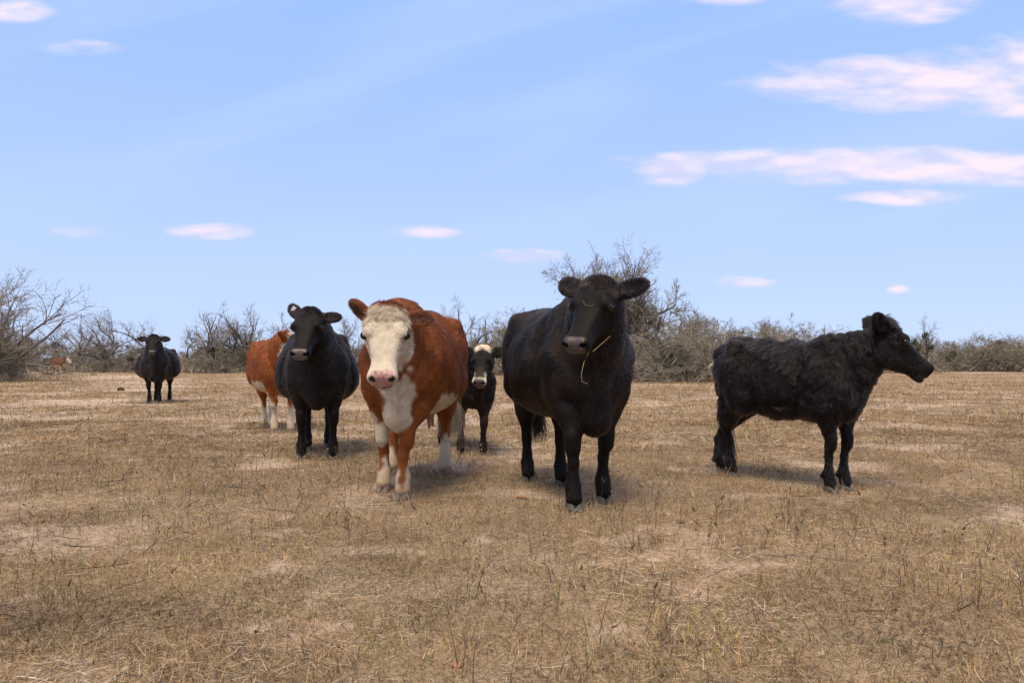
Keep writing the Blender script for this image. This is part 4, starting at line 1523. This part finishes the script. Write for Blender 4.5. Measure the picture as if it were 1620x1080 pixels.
# two far away by the trees
D = 62.0
o2 = np.array([(92 - 810) / FPX * D, D, 0])
fr = [o2 + (.40, .18, 0), o2 + (.42, -.18, 0)]
rr = [o2 + (-.55, .18, 0), o2 + (-.50, -.18, 0)]
cow2, h2 = build_cow('cow', 'distant red and white cow standing sideways near the trees', 'cow', HERD, (1.0, -.25), fr, rr,
          o2 + (.98, -.25, 1.22), (.80, -.30, -.60), coat_hereford(tone=.6), black=False, s=.98, hair=0, seed=51, voxel=.03)
o9 = np.array([(83.5 - 810) / FPX * 63.6, 63.6, 0])
fr = [o9 + (.2, .4, 0), o9 + (-.14, .42, 0)]
rr = [o9 + (.2, -.55, 0), o9 + (-.14, -.5, 0)]
cow9, h9 = build_cow('cow', 'distant black cow mostly hidden behind the distant red one', 'cow', HERD, (.25, 1.0), fr[::-1], rr[::-1],
          o9 + (.3, .95, 1.2), (.2, .8, -.6), coat_black(.3), s=.98, hair=0, seed=52, voxel=.03)


# ------------------------------------------------------------------ small things
def tube_thing(name, pts, r, color, label, cat, group=None):
    P = np.array(pts, float)[None]
    V, Q = tubes(P, np.full((1, P.shape[1]), r) * np.linspace(1, .6, P.shape[1])[None], 5)
    c = P[0].mean(0)
    o = link(name, quad_mesh(name, V - c, Q), plain_material(name + '_stem', color, .6, .3, .2, 80))
    o.location = c
    return tag(o, label, cat, group)


# straw dangling from the near cow's lips, another stuck across the other side of the mouth
m0 = h7(.93, .070, -.150)
v0 = np.array(m0)
tube_thing('straw', [v0 + (-.02, .03, .0), v0 + (-.005, -.03, -.005), v0 + (-.035, -.045, -.06), v0 + (-.050, -.045, -.13), v0 + (-.045, -.045, -.17), v0 + (-.012, -.045, -.182)],
           .0016, (.50, .38, .17), 'bent yellow straw hanging from the large black cow mouth', 'straw')
v1 = np.array(h7(.86, .105, -.130))
tube_thing('straw', [v1 + (-.015, -.02, -.03), v1 + (.03, -.035, .01), v1 + (.085, -.04, .06)],
           .0016, (.50, .38, .17), 'short straight straw poking from the side of the large black cow mouth', 'straw')
v2 = np.array(h7(.40, .005, .020))
tube_thing('straw', [v2 + (-.03, -.012, .015), v2 + (-.015, -.016, -.012), v2 + (.02, -.014, -.016), v2 + (.04, -.008, .0)],
           .0012, (.30, .24, .13), 'small curled straw stuck on the large black cow forehead', 'straw')


def lump(name, px, py, r, color, label, cat, seed, flat=.6, rough=.85):
    f = Field()
    rs = np.random.default_rng(seed)
    for i in range(6):
        a = rs.random() * 6.28
        d = .55 * rs.random()
        f.ell((math.cos(a) * d * r, math.sin(a) * d * r, r * flat * (.25 + .35 * rs.random())), np.array([.62, .55, .5 * flat / .6]) * r * (.7 + .5 * rs.random()), k=.25 * r)
    V, Q = f.mesh(r / 9)
    V = V + (np.stack([fbm(V, 6 / r, 2, seed + i) for i in range(3)], 1) - .5) * .22 * r
    g = ground_pt(px, py)
    o = link(name, quad_mesh(name, V, Q), plain_material(name + '_surface', color, rough, .2, .45, 5 / r, .4))
    o.location = (g[0], g[1], float(ground_z(g[:1], g[1:2])[0]) - .1 * r)
    return tag(o, label, cat)


lump('dung_pile', 191, 618, .12, (.055, .030, .015), 'dark brown dung pile on the bare track beside the lone black cow', 'dung', 3, .75)
lump('dung_pat', 148, 593, .30, (.05, .032, .018), 'flat dark dung pat far along the sandy track', 'dung', 4, .2)
lump('stone', 723, 1055, .020, (.34, .15, .085), 'small reddish stone lying in the straw at the bottom edge', 'stone', 5, .5)
lump('stone', 677, 1037, .012, (.42, .30, .19), 'tiny pale round pebble near the reddish stone', 'stone', 6, .9)
lump('stone', 1076, 703 + 128, .022, (.20, .13, .075), 'small brown stone lying in the grass right of the large black cow', 'stone', 9, .5)
# a curled orange leaf by the near cow
lv = np.array([[-.05, 0, .012], [-.02, .024, .030], [.025, .022, .034], [.055, 0, .012], [.025, -.024, .020], [-.02, -.022, .016], [0, 0, .018]])
lq = [[0, 6, 1], [1, 6, 2], [2, 6, 3], [3, 6, 4], [4, 6, 5], [5, 6, 0]]
lo = link('dead_leaf', quad_mesh('dead_leaf', lv, lq), plain_material('dead_leaf_blade', (.36, .17, .07), .7, .2, .3, 60))
_g = ground_pt(825, 790)
lo.location = (_g[0], _g[1], .006)
lo.scale = (.75, .75, .75)
tag(lo, 'curled orange brown leaf on the grass left of the large black cow hooves', 'leaf')


# stubble standing round every hoof
bpy.context.view_layer.update()
hp_ = np.array([o.matrix_world.translation[:] for o in bpy.data.objects if o.name.split('.')[0] == 'hoof'])
hp_ = hp_[hp_[:, 1] < 20]
n = len(hp_) * 110
k = np.repeat(np.arange(len(hp_)), 110)
a = rng.random(n) * 2 * math.pi
d_ = .055 + .10 * rng.random(n)
x, y = hp_[k, 0] + np.cos(a) * d_, hp_[k, 1] + np.sin(a) * d_
P = np.stack([x, y, ground_z(x, y) - .003], 1)
dirn = unit(np.stack([rng.normal(0, .7, n), rng.normal(0, .7, n), np.ones(n)], 1))
tag(blades(P, dirn, .025 + .075 * rng.random(n) ** 1.5, np.full(n, .0035) * np.maximum(1, y / 5) ** .7, rng.normal(0, .3, (n, 3)),
           pick(n, TANS, TW) * .8, 'trodden_grass', MAT_STRAW), 'trodden dry grass round the hooves', 'grass', None, 'stuff')
